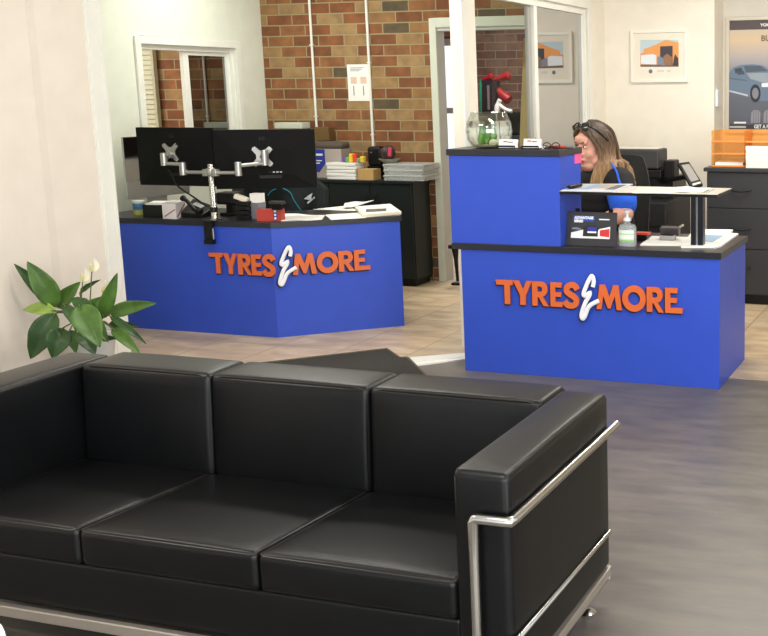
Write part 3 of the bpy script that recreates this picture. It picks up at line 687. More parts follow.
for ch, a0, a1 in (('M', 132, 316), ('O', 318, 484), ('R', 486, 606), ('F', 606, 727)):
    qa, qb = PPL(275+a0/7.68, 262, C0, pn), PPL(275+a1/7.68, 262, C0, pn); chs.append((ch, (qa-C0).dot(dv), (qb-qa).dot(dv), 0))
q0, q1 = PPL(277, 262, C0, pn), PPL(295.8, 262, C0, pn)
zbm = PPL(340, 271.2, C0, pn).z
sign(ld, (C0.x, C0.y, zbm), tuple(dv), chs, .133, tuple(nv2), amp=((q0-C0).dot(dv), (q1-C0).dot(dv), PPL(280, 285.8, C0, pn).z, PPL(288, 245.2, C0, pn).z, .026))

# ------------------------------------------------------------------ monitors on their arm
def monitor(name, label, a, b, z0, z1, nrm, group):
    """a, b: left/right ends on plan of the back face; nrm points toward the viewer"""
    a, b, n_ = Vector(a), Vector(b), Vector(nrm); c = (a+b)/2; ax = (b-a).normalized(); hw = (b-a).length/2
    o = thing(name, label, 'monitor', (c.x, c.y, z0), group)
    rz = math.atan2(ax.y, ax.x)
    MB().obox((c.x, c.y, (z0+z1)/2)-0*n_ if False else Vector((c.x, c.y, (z0+z1)/2))-n_*.028, (hw, .012, (z1-z0)/2), rz).build('bezel', M_BLACK, o, bevel=.003)
    MB().obox(Vector((c.x, c.y, (z0+z1)/2))-n_*.0408, (hw-.012, .0008, (z1-z0)/2-.015), rz).build('screen', M_SCREEN, o)
    # back shell with faceted bulge
    zm = (z0+z1)/2; vs = []
    for s_, (kw, kz, d) in enumerate(((.998, .995, -.016), (.998, .995, -.012), (.55, .42, 0))):
        for (sx, sz) in ((-1, -1), (1, -1), (1, 1), (-1, 1)): vs.append(c+ax*hw*kw*sx+n_*d+Vector((0, 0, zm+(z1-z0)/2*kz*sz-(.02 if s_ == 2 else 0))))
    mb = MB(); mb.add(vs, [(0, 1, 5, 4), (1, 2, 6, 5), (2, 3, 7, 6), (3, 0, 4, 7), (4, 5, 9, 8), (5, 6, 10, 9), (6, 7, 11, 10), (7, 4, 8, 11), (8, 9, 10, 11)])
    mb.build('back_shell', M_BLACKM, o)
    mb = MB()
    for k in range(4): mb.obox(c+ax*(.03+.022*k)+n_*.0005+Vector((0, 0, zm-.085)), (.007, .0012, .004), rz, mi=1 if k > 0 else 0)
    mb.obox(c+ax*.03+n_*.0005+Vector((0, 0, zm-.115)), (.07, .0012, .01), rz)
    mb.build('port_bay', [mat('port_dark', (8, 8, 8), .5), M_ALU], o)
    put_text('LG', .03, mat('grey_emboss', (46, 46, 46), .5), o, c-ax*.03+n_*-.0055+Vector((0, 0, zm+.125)), ax, (0, 0, 1), 'emblem', .001)
    return o, c, ax, zm
mz0 = PYY(172, 186, 5.82).z; mz1 = PYY(172, 127.6, 5.82).z
La, Lb = PYY(134, 127, 5.83), PYY(209.5, 128, 5.83)
monL = monitor('computer_monitor', 'black monitor on the left side of the twin arm, back turned to us', (La.x, 5.83, 0), (Lb.x, 5.83, 0), mz0, mz1, (0, -1, 0), 'twin monitors on the left desk')
Ra, Rb = PYY(210, 128, 5.83), PYY(313.5, 130, 6.1)
ra = Vector((Ra.x, 5.83, 0)); rb = Vector((Rb.x, 6.1, 0)); rd_ = (rb-ra).normalized(); rn = Vector((rd_.y, -rd_.x, 0))
monR = monitor('computer_monitor', 'black monitor on the right side of the twin arm, angled away to the right', ra+rd_*.008, rb, PYY(313, 187.5, 6.1).z, PYY(313, 128.8, 6.1).z, rn, 'twin monitors on the left desk')
ar = thing('monitor_arm', 'silver twin monitor arm clamped to the front edge of the left desk', 'monitor arm', (-4.67, 5.72, LT))
pxy = PYY(213, 200, 5.735); px_, py_ = pxy.x, 5.735
ztop = PYY(211, 164, 5.735).z
MB().lathe((px_, py_, LT), [(.034, 0), (.034, .006), (.02, .009), (.0175, .012), (.0175, ztop-LT-.004), (.015, ztop-LT)], 20).build('pole', M_CHROME, ar, smooth=True)
mb = MB(); cz = PYY(214, 244, 5.68).z
mb.box(px_-.035, px_+.035, 5.655, 5.77, LT, LT+.004); mb.prism([(px_-.036, 5.672), (px_+.026, 5.672), (px_+.026, 5.692), (px_-.036, 5.692)], cz+.03, LT)
mb.box(px_-.03, px_+.036, 5.655, 5.69, cz, cz+.03)
mb.build('clamp', M_BLACK, ar, bevel=.003)
MB().tube([(px_+.03, 5.678, cz+.02), (px_+.03, 5.678, LT-.045)], .006, 10).build('clamp_screw', M_CHROME, ar, smooth=True)
MB().lathe((px_, py_, LT+.055), [(.024, 0), (.024, .03)], 18).build('cable_collar', M_BLACK, ar, smooth=True)
za = ztop-.045
mb = MB(); mb.lathe((px_, py_, za-.03), [(.024, 0), (.026, .004), (.026, .045), (.022, .05)], 18); mb.obox((px_-.03, py_, za-.01), (.022, .02, .022)); mb.obox((px_+.03, py_, za-.01), (.022, .02, .022)); mb.build('hub', M_ALU, ar, smooth=True, bevel=.003)
def link(p, q, r, name='arm_link'):
    p, q = Vector(p), Vector(q); mb = MB(); ax = (q-p); n_ = Vector((-ax.y, ax.x, 0)).normalized()
    mb.tube([p, p+ax*.12, p+ax*.88, q], [r, r*.82, r*.82, r], 12); mb.build(name, M_ALU, ar, smooth=True)
def joint(p, h, r=.021):
    MB().lathe((p[0], p[1], p[2]-h/2), [(r*.7, 0), (r, .003), (r, h-.003), (r*.7, h)], 16).build('joint', M_ALU, ar, smooth=True)
e1 = PYY(182.5, 164, 5.74); w1_ = PYY(164, 160, 5.775); v1 = PYY(171, 154, 5.83)
e1.z = za+.01; link((px_-.045, py_, za-.01), (e1.x+.02, 5.74, za-.01), .014); joint((e1.x, 5.74, za+.012), .085)
w1z = za+.05; link((e1.x, 5.74, w1z-.01), (w1_.x, 5.775, w1z-.01), .014); joint((w1_.x, 5.775, w1z+.018), .085)
e2 = PYY(238, 165, 5.75); link((px_+.045, py_, za-.01), (e2.x-.02, 5.75, za-.01), .014); joint((e2.x, 5.75, za+.015), .09)
v2c = PPL(262.5, 156.5, monR[1], rn)+rn*.045; w2x = PYY(264.5, 158, v2c.y)
link((e2.x, 5.75, za+.035), (w2x.x, v2c.y, za+.042), .014); joint((w2x.x, v2c.y, za+.075), .1)
def vesa(c, ax, n_, s=.055):
    c, ax, n_ = Vector(c), Vector(ax), Vector(n_); z = Vector((0, 0, 1)); mb = MB()
    pts = []
    for (a, b) in ((1, .68), (.68, 1), (.2, .58), (-.2, .58), (-.68, 1), (-1, .68), (-.58, .2), (-.58, -.2), (-1, -.68), (-.68, -1), (-.2, -.58), (.2, -.58), (.68, -1), (1, -.68), (.58, -.2), (.58, .2)): pts.append(c+ax*a*s+z*b*s)
    mb.plate(pts[::-1], n_, .005); o = mb.build('vesa_plate', M_ALU, ar)
    mb = MB()
    for a in (-1, 1):
        for b in (-1, 1): q = c+ax*a*s*.82+z*b*s*.82; mb.tube([q+n_*.004, q+n_*.009], .006, 8)
    mb.build('screw', M_CHROME, o)
    return o
vl = vesa((PYY(171, 153, 5.83).x, 5.83-.001, PYY(172, 152.5, 5.83).z), (1, 0, 0), (0, -1, 0), .062)
MB().tube([(PYY(171, 153, 5.83).x, 5.825, PYY(172, 153, 5.83).z), (w1_.x+.012, 5.785, w1z+.03)], .018, 10).build('tilt_head', M_ALU, ar, smooth=True)
vrp = PPL(262.5, 156.5, monR[1], rn)
vr = vesa(vrp+rn*.001, rd_, rn, .066)
MB().tube([Vector((vrp.x, vrp.y, za+.08))+rn*.004, (w2x.x, v2c.y, za+.08)], .018, 10).build('tilt_head', M_ALU, ar, smooth=True)
def single_cable(pts, r, mt, label, **k):
    return single('cable', MB().tube(smooth_path(pts, 6), r, 8), mt, label, 'cable', smooth=True, **k)
single_cable([PYY(168, 170, 5.825), PYY(171, 172, 5.80), PYY(174, 180, 5.79), PYY(180, 188, 5.78), PYY(195, 198, 5.77), PYY(206, 205.5, 5.765), PYY(212, 208, 5.762)], .0055, M_BLACK, 'black cable drooping from the left monitor to the arm pole')

# ------------------------------------------------------------------ things on the left desk
def box_at(u0, u1, v_top, v_bot, yf, depth, z0, zt=None):
    a_, b_ = PYY(u0, v_bot, yf), PYY(u1, v_bot, yf); zt = zt if zt else PYY((u0+u1)/2, v_top, yf).z
    return a_.x, b_.x, yf, yf+depth, z0, zt
# all-in-one computer at the far left
ic = Vector((-5.47, 6.08, LT)); t_ = thing('all_in_one_computer', 'silver all-in-one computer seen edge-on at the far left of the desk', 'computer', ic)
i0, i1 = Vector((-5.53, 6.03, 0)), Vector((-5.47, 6.4, 0)); iax = (i1-i0).normalized(); inrm = Vector((iax.y, -iax.x, 0)); ir = math.atan2(iax.y, iax.x); imid = (i0+i1)/2
zt0, zt1 = .83, 1.255
MB().obox(imid+Vector((0, 0, (zt0+zt1)/2))-inrm*.008, (.26, .008, (zt1-zt0)/2), ir).build('housing', M_ALU, t_, bevel=.003)
MB().obox(imid+Vector((0, 0, (.95+zt1)/2))+inrm*.001, (.257, .0012, (zt1-.955)/2), ir).build('screen', mat('glossy_screen', (14, 12, 12), .05, spec=1, coat=1, ior=2.2), t_)
MB().obox(imid+Vector((0, 0, .79))-inrm*.03, (.08, .004, .05), ir, rx=.0).build('stand_neck', M_ALU, t_)
MB().obox(imid+Vector((0, 0, LT+.004))+inrm*.02, (.09, .09, .004), ir).build('stand_foot', M_ALU, t_, bevel=.002)
o = single('tissue_tub', MB().lathe((PYY(137, 213, 5.85).x, 5.87, LT), [(.03, 0), (.032, .004), (.039, .092), (.041, .095), (.037, .095)], 22), ramp_z('tub_print', LT, LT+.1, [(0, (190, 190, 90)), (.3, (180, 190, 110)), (.42, (60, 110, 160)), (.75, (90, 140, 180)), (.85, (226, 228, 214)), (1, (236, 236, 226))], .5), 'small white, blue and green printed tub at the left end of the desk', 'tub', smooth=True)
b6 = box_at(143.5, 162.5, 205, 218.5, 5.77, .12, LT)
t_ = thing('document_tray', 'short black desk caddy holding papers beside the white carton', 'caddy', ((b6[0]+b6[1])/2, 5.83, LT))
x0, x1, y0, y1, z0, z1_ = b6
mb = MB(); mb.box(x0, x1, y0, y0+.006, z0, z1_); mb.box(x0, x1, y1-.006, y1, z0, z1_); mb.box(x0, x0+.006, y0+.006, y1-.006, z0, z1_); mb.box(x1-.006, x1, y0+.006, y1-.006, z0, z1_); mb.box(x0+.006, x1-.006, y0+.006, y1-.006, z0, z0+.006)
mb.build('box_body', M_BLACK, t_)
MB().obox(((x0+x1)/2+.01, (y0+y1)/2, z1_+.006), (.07, .05, .006), .15, rx=.1).build('papers', M_PAPER, t_)
t_ = thing('carton', 'small white carton with a diagonal red stripe beside the black caddy', 'box', (PYY(175, 218, 5.8).x, 5.82, LT))
ca = PZ(163, 218.5, LT); cb_ = PZ(176.5, 219.2, LT); cc = PZ(186, 215, LT); ct = PYY(163, 203.5, ca.y).z
cdv = ca+(cc-cb_)
mb = MB(); mb.prism([(ca.x, ca.y), (cb_.x, cb_.y), (cc.x, cc.y), (cdv.x, cdv.y)], LT, ct); mb.build('carton_body', mat('carton_white', (222, 216, 214), .6), t_)
fa = (cb_-ca).normalized(); fn_ = Vector((fa.y, -fa.x, 0)); w_ = (cb_-ca).length; hh = ct-LT
mb = MB(); P_ = lambda s_, h_: ca+fa*w_*s_+Vector((0, 0, hh*h_))+fn_*.0006
mb.plate([P_(.15, .1), P_(.95, .6), P_(.95, .68), P_(.15, .18)], fn_, .0006)
ga = (cc-cb_).normalized(); gn = Vector((ga.y, -ga.x, 0)); w2_ = (cc-cb_).length; Q_ = lambda s_, h_: cb_+ga*w2_*s_+Vector((0, 0, hh*h_))+gn*.0006
mb.plate([Q_(.1, .05), Q_(.95, .75), Q_(.95, .88), Q_(.1, .18)], gn, .0006)
mb.build('stripe', mat('stripe_maroon', (140, 40, 50), .6), t_)
# desk phone: base, angled face, handset
t_ = thing('desk_phone', 'black desk phone beside the white carton left of the arm pole', 'phone', (PYY(195, 214, 5.85).x, 5.86, LT))
ph = PYY(193, 215, 5.84); mb = MB(); x0, x1 = PYY(184, 215, 5.86).x, PYY(206, 215, 5.86).x
mb.add([(x0, 5.82, LT), (x1, 5.82, LT), (x1, 5.98, LT), (x0, 5.98, LT), (x0, 5.82, LT+.03), (x1, 5.82, LT+.02), (x1, 5.96, LT+.06), (x0, 5.96, LT+.11)], [(3, 2, 1, 0), (4, 5, 6, 7), (0, 1, 5, 4), (1, 2, 6, 5), (2, 3, 7, 6), (3, 0, 4, 7)])
mb.build('phone_base', M_BLACK, t_, bevel=.004)
MB().tube(smooth_path([(x0+.01, 5.845, LT+.125), (x0+.05, 5.84, LT+.105), (x1-.06, 5.83, LT+.05), (x1-.01, 5.83, LT+.035)], 5), [.02]*3+[.013]*9+[.02]*4, 10).build('handset', M_BLACK, t_, smooth=True)
mb = MB(); mb.obox(((x0+x1)/2, 5.9, LT+.072), (.035, .018, .002), 0, .35, .35); mb.build('display', mat('phone_lcd', (150, 152, 150), .2), t_)
# black camera-like scanner behind the pole
t_ = thing('barcode_scanner', 'black dark-cased device behind the arm pole under the right monitor', 'device', (PYY(226, 212, 5.95).x, 5.98, LT))
x0, x1 = PYY(217, 210, 5.95).x, PYY(236, 210, 5.95).x
MB().box(x0+.02, x1-.02, 5.95, 6.05, LT, LT+.02).build('foot', M_BLACK, t_, bevel=.004)
MB().box(x0+.05, x1-.05, 5.98, 6.02, LT+.02, LT+.075).build('neck', M_BLACK, t_)
MB().box(x0, x1, 5.94, 6.05, LT+.075, LT+.155).build('head', M_BLACK, t_, bevel=.012)
x0, x1, y0, y1, z0, z1_ = box_at(236.5, 248, 203, 220.5, 5.8, .07, LT)
t_ = thing('file_stack', 'black stacked block of trays behind the red box', 'trays', ((x0+x1)/2, 5.83, LT)); mb = MB()
for k in range(4): mb.box(x0, x1, y0, y1, LT+k*.03, LT+k*.03+.026)
mb.build('tray_body', M_BLACK, t_, bevel=.003)
MB().obox(((x0+x1)/2-.02, 5.835, LT+.135), (.045, .022, .016), .2, ry=.35).build('pale_top', M_PAPER2, t_, bevel=.006)
x0, x1, y0, y1, z0, z1_ = box_at(248, 259, 203, 219, 5.84, .08, LT)
t_ = thing('note_holder', 'clear acrylic holder with a white note cube on top behind the red box', 'holder', ((x0+x1)/2, 5.88, LT))
MB().box(x0, x1, y0, y1, LT, z1_).build('acrylic_box', mat('smoky_acrylic', (120, 118, 126), .15, spec=.8), t_, bevel=.002)
MB().obox(((x0+x1)/2+.01, 5.88, z1_+.03), (.035, .03, .029), .1).build('note_cube', M_PAPER, t_)
ra_, rb_ = PZ(257, 221.3, LT), PZ(282.5, 221, LT)
t_ = thing('red_box', 'small red carton with a blue label on the desk corner', 'box', ((ra_+rb_)/2))
rt_ = PYY(268, 210, ra_.y).z
rx = (rb_-ra_).normalized(); ry_ = Vector((-rx.y, rx.x, 0))
mb = MB(); mb.prism([(p.x, p.y) for p in (ra_, rb_, rb_+ry_*.06, ra_+ry_*.06)], LT, rt_); mb.build('carton_body', M_RED, t_, bevel=.001)
mb = MB(); w_ = (rb_-ra_).length
mb.plate([ra_+rx*w_*.66-ry_*.0006+Vector((0, 0, h_)) for h_ in (.004,)]+[ra_+rx*w_*.8-ry_*.0006+Vector((0, 0, .004)), ra_+rx*w_*.8-ry_*.0006+Vector((0, 0, rt_-LT-.004)), ra_+rx*w_*.66-ry_*.0006+Vector((0, 0, rt_-LT-.004))], -ry_, .0006)
for k in range(3): mb.plate([ra_+rx*w_*(.69+dx_)-ry_*.0014+Vector((0, 0, .012+.022*k+dz_)) for dx_, dz_ in ((0, 0), (.08, 0), (.08, .012), (0, .012))], -ry_, .0005, 1)
mb.build('label', [mat('label_blue', (60, 66, 130), .6), M_WHITE], t_)
x0, x1, y0, y1, z0, z1_ = box_at(270, 281, 201, 210, ra_.y+.015, .04, rt_)
t_ = thing('date_stamp', 'black self-inking stamp standing on the red carton', 'stamp', ((x0+x1)/2, (y0+y1)/2, rt_))
MB().box(x0+.012, x1-.012, y0, y1, rt_, rt_+.035).build('stamp_body', M_BLACKM, t_, bevel=.003)
MB().box(x0-.006, x1+.006, y0-.004, y1+.004, rt_+.035, rt_+.055).build('stamp_handle', mat('stamp_grey', (52, 46, 42), .5), t_, bevel=.004)
def sheet_quad(name, pts, z0, t, mt, label, cat='papers', group=None, bend=0):
    """a sheet lying on a desk: pts are plan corners"""
    mb = MB(); n = 8; A, B, C, D = [Vector((p.x, p.y, 0)) for p in pts]; vs = []
    for s_ in (0, 1):
        for i in range(n+1):
            for j in range(n+1):
                u, w = i/n, j/n; q = A*(1-u)*(1-w)+B*u*(1-w)+C*u*w+D*(1-u)*w
                z = z0+bend*(math.sin(u*PI*1.5)**2)*.5*(w*.6+.4)
                vs.append((q.x, q.y, z+t*s_))
    N_ = (n+1)**2; fs = []
    for i in range(n):
        for j in range(n):
            k = i*(n+1)+j; fs += [(k, k+1, k+n+2, k+n+1), (N_+k, N_+k+n+1, N_+k+n+2, N_+k+1)]
    rim = [i*(n+1) for i in range(n+1)]+[n*(n+1)+j for j in range(1, n+1)]+[i*(n+1)+n for i in range(n-1, -1, -1)]+[j for j in range(n-1, 0, -1)]
    for a, b in zip(rim, rim[1:]+rim[:1]): fs.append((a, b, N_+b, N_+a))
    mb.add(vs, fs); return single(name, mb, mt, label, cat, group)
Z_ = lambda u, v: PZ(u, v, LT)
sheet_quad('paper_stack', [Z_(281, 221.2), Z_(322, 220.2), Z_(325, 216.5), Z_(283, 214.2)], LT, .004, M_PAPER, 'loose cream-edged papers on the desk right beside the red carton', bend=.012)
sheet_quad('paper_sheet', [Z_(313, 209.6), Z_(356, 211.2), Z_(352, 206.8), Z_(345, 206)], LT, .002, M_PAPER, 'white sheet lying at the rear of the angled desk end, partly under others', bend=.006)
sheet_quad('paper_sheet', [Z_(331, 220), Z_(366, 218), Z_(357, 213.2), Z_(325, 215)], LT, .002, M_PAPER, 'flat white sheet at the front edge left of the clipboard on the angled desk end', bend=.002)
sheet_quad('magazine', [Z_(343, 210), Z_(356, 209), Z_(374, 203.5), Z_(345, 205.5)], LT+.014, .004, M_PAPER, 'open white magazine with curling pages at the back of the angled desk end', 'magazine', bend=.014)
cl = [Z_(362.5, 218), Z_(401.5, 214.5), Z_(391, 207), Z_(355, 210)]
t_ = thing('document_folder', 'thick cream folder with a dark clip at the right end of the desk', 'folder', ((cl[0]+cl[2])/2))
MB().prism([(p.x, p.y) for p in cl], LT, LT+.022).build('folder_body', M_PAPER2, t_, bevel=.003)
MB().prism([((p*.93+(cl[0]+cl[2])*.035).x, (p*.93+(cl[0]+cl[2])*.035).y) for p in cl], LT+.022, LT+.026).build('top_sheet', M_PAPER, t_)
cc_ = [PZ(366, 211.6, LT+.03), PZ(386, 210.5, LT+.03), PZ(386.5, 208.2, LT+.03), PZ(366, 209.2, LT+.03)]
MB().prism([(p.x, p.y) for p in cc_], LT+.026, LT+.03).build('clip', mat('clip_grey', (98, 98, 96), .4), t_)

# jacket on a chair behind the left desk
def office_chair(name, label, loc, rz, bw_=.23, btop=1.12, mt=M_FABRIC, seat=.47):
    o = thing(name, label, 'chair', loc); R_ = Matrix.Rotation(rz, 3, 'Z'); L0 = Vector(loc)
    def tr(mb): mb.v = [L0+R_ @ v for v in mb.v]; return mb
    tr(MB().cushion(-.24, .24, -.24, .22, seat-.07, seat+.01, .035, (0, 0, .012), 8)).build('seat', mt, o, smooth=True, weld=True)
    mb = MB(); n = 12; vs = []
    for s_ in (0, 1):
        for i in range(n+1):
            for j in range(n+1):
                a = -1+2*i/n; b = j/n
                wz = bw_*(1-.35*max(0, (b-.55)/.45)**2.2-.15*max(0, (.25-b)/.25)**2)
                vs.append((a*wz, .25+.05*b+(.035 if s_ else 0)*(1-.75*abs(a)**4)*(1-.7*abs(2*b-1)**6)-.05*a*a*(1 if s_ == 0 else 1), seat+.1+(btop-seat-.1)*(b-.04*abs(a)**3*(b-.5))))
    N_ = (n+1)**2; fs = []
    for i in range(n):
        for j in range(n):
            k = i*(n+1)+j; fs += [(k, k+1, k+n+2, k+n+1)[::-1], (N_+k, N_+k+n+1, N_+k+n+2, N_+k+1)[::-1]]
    rim = [i*(n+1) for i in range(n+1)]+[n*(n+1)+j for j in range(1, n+1)]+[i*(n+1)+n for i in range(n-1, -1, -1)]+[j for j in range(n-1, 0, -1)]
    for a, b in zip(rim, rim[1:]+rim[:1]): fs.append((a, b, N_+b, N_+a)[::-1])
    mb.add(vs, fs); tr(mb).build('backrest', mt, o, smooth=True)
    tr(MB().tube([(0, .1, seat-.05), (0, .3, seat-.05), (0, .32, seat+.2)], .02, 8)).build('back_bracket', M_BLACK, o, smooth=True)
    tr(MB().lathe((0, 0, .08), [(.03, 0), (.03, .15), (.02, .15), (.02, seat-.15)], 14)).build('gas_post', M_BLACK, o, smooth=True)
    for k in range(5):
        a = 2*PI*k/5+.3; c_, s_ = math.cos(a), math.sin(a)
        lg = tr(MB().tube([(0, 0, .1), (.28*c_, .28*s_, .075)], [.025, .016], 8)).build('leg', M_BLACK, o, smooth=True)
        tr(MB().ell((.28*c_, .28*s_, .029), (.028, .028, .028), 8)).build('castor', M_BLACK, lg, smooth=True)
    return o
jx = PYY(285, 190, 6.85).x
office_chair('office_chair', 'dark office chair with a jacket over it, behind the left desk', (jx, 6.78, 0), 1.5*PI/2+PI/2-.65-PI/2-.2+PI*.0, .22, 1.0)
jk = thing('jacket', 'black jacket with teal piping and a white mark, hung behind the left desk', 'jacket', (jx, 6.6, .55))
ja, jb = PYY(238, 188, 6.46), PYY(320, 188, 6.6); ztj = ja.z+.10; mb = MB(); n = 18; vs = []
for s_ in (0, 1):
    for i in range(n+1):
        u = i/n; px0 = ja+(jb-ja)*u
        for j in range(9):
            w = j/8; sh = 1-(abs(2*u-1)**3)*.12
            vs.append((px0.x, px0.y+.05*s_+.018*math.sin(u*17+w*2)*(w*.8+.2)+.06*abs(2*u-1), ztj*sh-(ztj*sh-.55)*w))
K = (n+1)*9; fs = []
for i in range(n):
    for j in range(8): k = i*9+j; fs += [(k, k+9, k+10, k+1)[::-1], (K+k, K+k+1, K+k+10, K+k+9)[::-1]]
for i in range(n): fs += [(i*9, (i+1)*9, K+(i+1)*9, K+i*9), (i*9+8, K+i*9+8, K+(i+1)*9+8, (i+1)*9+8)]
for j in range(8): fs += [(j, K+j, K+j+1, j+1)[::-1], (n*9+j, K+n*9+j, K+n*9+j+1, n*9+j+1)]
mb.add(vs, fs); mb.build('shell', mat('black_nylon', (22, 30, 30), .6, bump=.4, bscale=30), jk, smooth=True)
mb = MB()
for pts in (((271, 195), (274, 191), (279, 188.5)), ((286, 188), (293, 192), (297, 200), (304, 210))):
    mb.tube(smooth_path([PYY(u, v, 6.46+.00175*(u-238)+.0) +Vector((0, -.035, 0)) for u, v in pts], 5), .004, 6)
mb.build('piping', M_TEAL, jk, smooth=True)
mb = MB(); yj = 6.54
for q in (((304, 199), (309, 195), (312.5, 193), (311, 198), (315, 198.5), (310, 200)), ((307, 202.5), (314.5, 196.5), (315, 198), (308, 203.8))):
    mb.plate([PYY(u, v, yj) for u, v in q], (0, -1, 0), .002)
mb.build('white_mark', M_WHITE, jk)

# ------------------------------------------------------------------ black cupboard along the brick wall and the things on it
CY, CT = 7.5, .85
cx1 = PYY(413, 182, CY).x; cx0 = -5.6
cb = thing('storage_cupboard', 'long black cupboard standing against the brick wall behind the left desk', 'cupboard', ((cx0+cx1)/2, 7.65, 0))
MB().box(cx0+.01, cx1-.015, CY+.02, YBR-.03, .06, CT-.025).build('carcass', M_CAB, cb)
MB().box(cx0, cx1+.005, CY-.012, YBR-.026, CT-.025, CT).build('cupboard_top', M_CAB, cb, bevel=.003)
MB().box(cx0+.03, cx1-.04, CY+.04, YBR-.04, 0, .06).build('plinth', M_BLACK, cb)
hx = [PYY(u, 195, CY).x for u in (365.5, 374.5)]
dw = (cx1-.015-(hx[0]+hx[1])/2)
edges = [(hx[0]+hx[1])/2-dw*2, (hx[0]+hx[1])/2-dw, (hx[0]+hx[1])/2, cx1-.018]
for k in range(3):
    d_ = MB().box(edges[k]+.003, edges[k+1]-.003, CY, CY+.019, .07, CT-.03).build('door', M_CAB, cb, bevel=.001)
    hxk = edges[k+1]-.05 if k != 2 else edges[k]+.05
    MB().tube([(hxk, CY-.0, .83-.1), (hxk, CY-.02, .83-.11), (hxk, CY-.02, .83-.17), (hxk, CY, .83-.18)], .005, 8).build('handle', M_BLACK, d_, smooth=True)
def cup_box(name, label, cat, u0, u1, vt, yf, dep, mt, z0=CT, **k):
    x0, x1 = PYY(u0, 175, yf).x, PYY(u1, 175, yf).x; zt = PYY((u0+u1)/2, vt, yf).z
    return x0, x1, zt
# copy paper carton
x0, x1 = PYY(308, 175, 7.645).x, PYY(341.5, 160, 7.645).x; zt = PYY(330, 149, 7.645).z
t_ = thing('paper_carton', 'blue and white paper carton with a dark cloth on top, on the cupboard', 'box', ((x0+x1)/2, 7.66, CT))
xs_ = PYY(325.5, 165, 7.645).x
MB().box(x0, x1, 7.645, 7.785, CT, zt).build('carton_body', mat('carton_lilac', (176, 164, 158), .7), t_)
mb = MB(); mb.plate([(x0, 7.644, CT+.045), (xs_-.06, 7.644, CT+.045), (xs_, 7.644, zt-.12), (xs_, 7.644, zt-.002), (x0, 7.644, zt-.002)], (0, -1, 0), .001)
cpf = mb.build('blue_panel', mat('carton_blue', (40, 54, 150), .6), t_)
for q in ((.11, .02, -.055, -.038), (.12, .03, -.1, -.092), (.12, .05, -.12, -.112)): MB().box(xs_-q[0], xs_-q[1], 7.6415, 7.643, zt+q[2], zt+q[3]).build('printed_line', M_WHITE, t_)
MB().box(xs_-.12, xs_-.085, 7.6415, 7.643, CT+.075, CT+.105).build('printed_mark', M_WHITE, t_)
MB().cushion(x0+.0, x1+.006, 7.65, 7.782, zt, zt+.05, .022, (0, 0, .012), 8).build('cloth', mat('grey_cloth', (92, 80, 72), .95, bump=.5, bscale=60), t_, smooth=True, weld=True)
x0c, x1c = PYY(316, 135, 7.72).x, PYY(330, 135, 7.72).x
single('brown_box', MB().box(x0c, x1c, 7.70, 7.79, zt+.064, PYY(320, 129.5, 7.74).z+.02), mat('brown_box', (108, 82, 44), .6), 'small brown box under the end of the left conduit', 'box', bevel=.004)
# white router-like unit on stand behind the monitor top
xa, xb = PYY(275.5, 122, 7.7).x, PYY(303, 122, 7.7).x; za0, za1 = PYY(290, 128.5, 7.7).z, PYY(290, 122.5, 7.7).z
t_ = thing('white_appliance', 'tall pale vented unit whose top shows just above the right monitor', 'appliance', ((xa+xb)/2, 7.74, CT))
MB().box(xa, xb, 7.68, 7.80, za0, za1).build('top_cover', mat('aged_white_plastic', (206, 208, 190), .5), t_, bevel=.006)
mb = MB()
for k in range(14): x = xa+.01+(xb-xa-.03)*k/13; mb.box(x, x+.008, 7.69, 7.78, za0-.09, za0)
mb.box(xa+.005, xb-.005, 7.69, 7.78, CT, za0-.09)
mb.build('grille', mat('grille_beige', (176, 168, 140), .6), t_)
# stack of ream paper
px0, px1 = PYY(327, 178, 7.5).x, PYY(356, 178, 7.5).x
n_l = 5; ztp = PYY(342, 162.5, 7.53).z
for k in range(n_l):
    h_ = (ztp-CT)/n_l; z0 = CT+k*h_; j = random.uniform(-.012, .012)
    tag(base(MB().obox(((px0+px1)/2+j, 7.572, z0+h_*.46), ((px1-px0)/2, .062, h_*.45), random.uniform(-.04, .04)).build('paper_ream', M_PAPER, None, bevel=.004)), ('lowest', 'second lowest', 'middle', 'second highest', 'topmost')[k]+' white pile of paper in the stack before the carton on the cupboard', 'paper', 'paper piles on the black cupboard')
zs = CT+n_l*(ztp-CT)/n_l
cols = [(120, 80, 160), (90, 170, 90), (240, 196, 50), (226, 70, 40), (120, 150, 120), (230, 200, 60)]
t_ = thing('toy_train', 'row of small coloured plastic pieces on top of the paper stack', 'toy', ((px0+px1)/2, 7.6, zs)); xx = PYY(343, 158, 7.58).x; wz = (PYY(365, 158, 7.58).x-xx)/6
ztt = PYY(354, 153.5, 7.58).z-zs
for k, c_ in enumerate(cols):
    hh_ = ztt*(.55, .6, 1, .95, .5, .7)[k]
    MB().cushion(xx+wz*k, xx+wz*(k+.97), 7.555, 7.6, zs, zs+hh_, .008, (0, 0, 0), 3).build('block', mat('toy%d' % k, c_, .4), t_, smooth=True, weld=True)
x0, x1 = PYY(359, 180, 7.52).x, PYY(374.5, 180, 7.52).x; zt = PYY(366, 169.5, 7.52).z
t_ = thing('kraft_box', 'small brown cardboard box at the front of the cupboard top', 'box', ((x0+x1)/2, 7.56, CT))
MB().box(x0, x1, 7.505, 7.62, CT, zt).build('box_body', M_KRAFT, t_); MB().box(x0, x1, 7.504, 7.621, zt, zt+.002).build('box_flap', mat('kraft_light', (206, 172, 116), .8), t_)
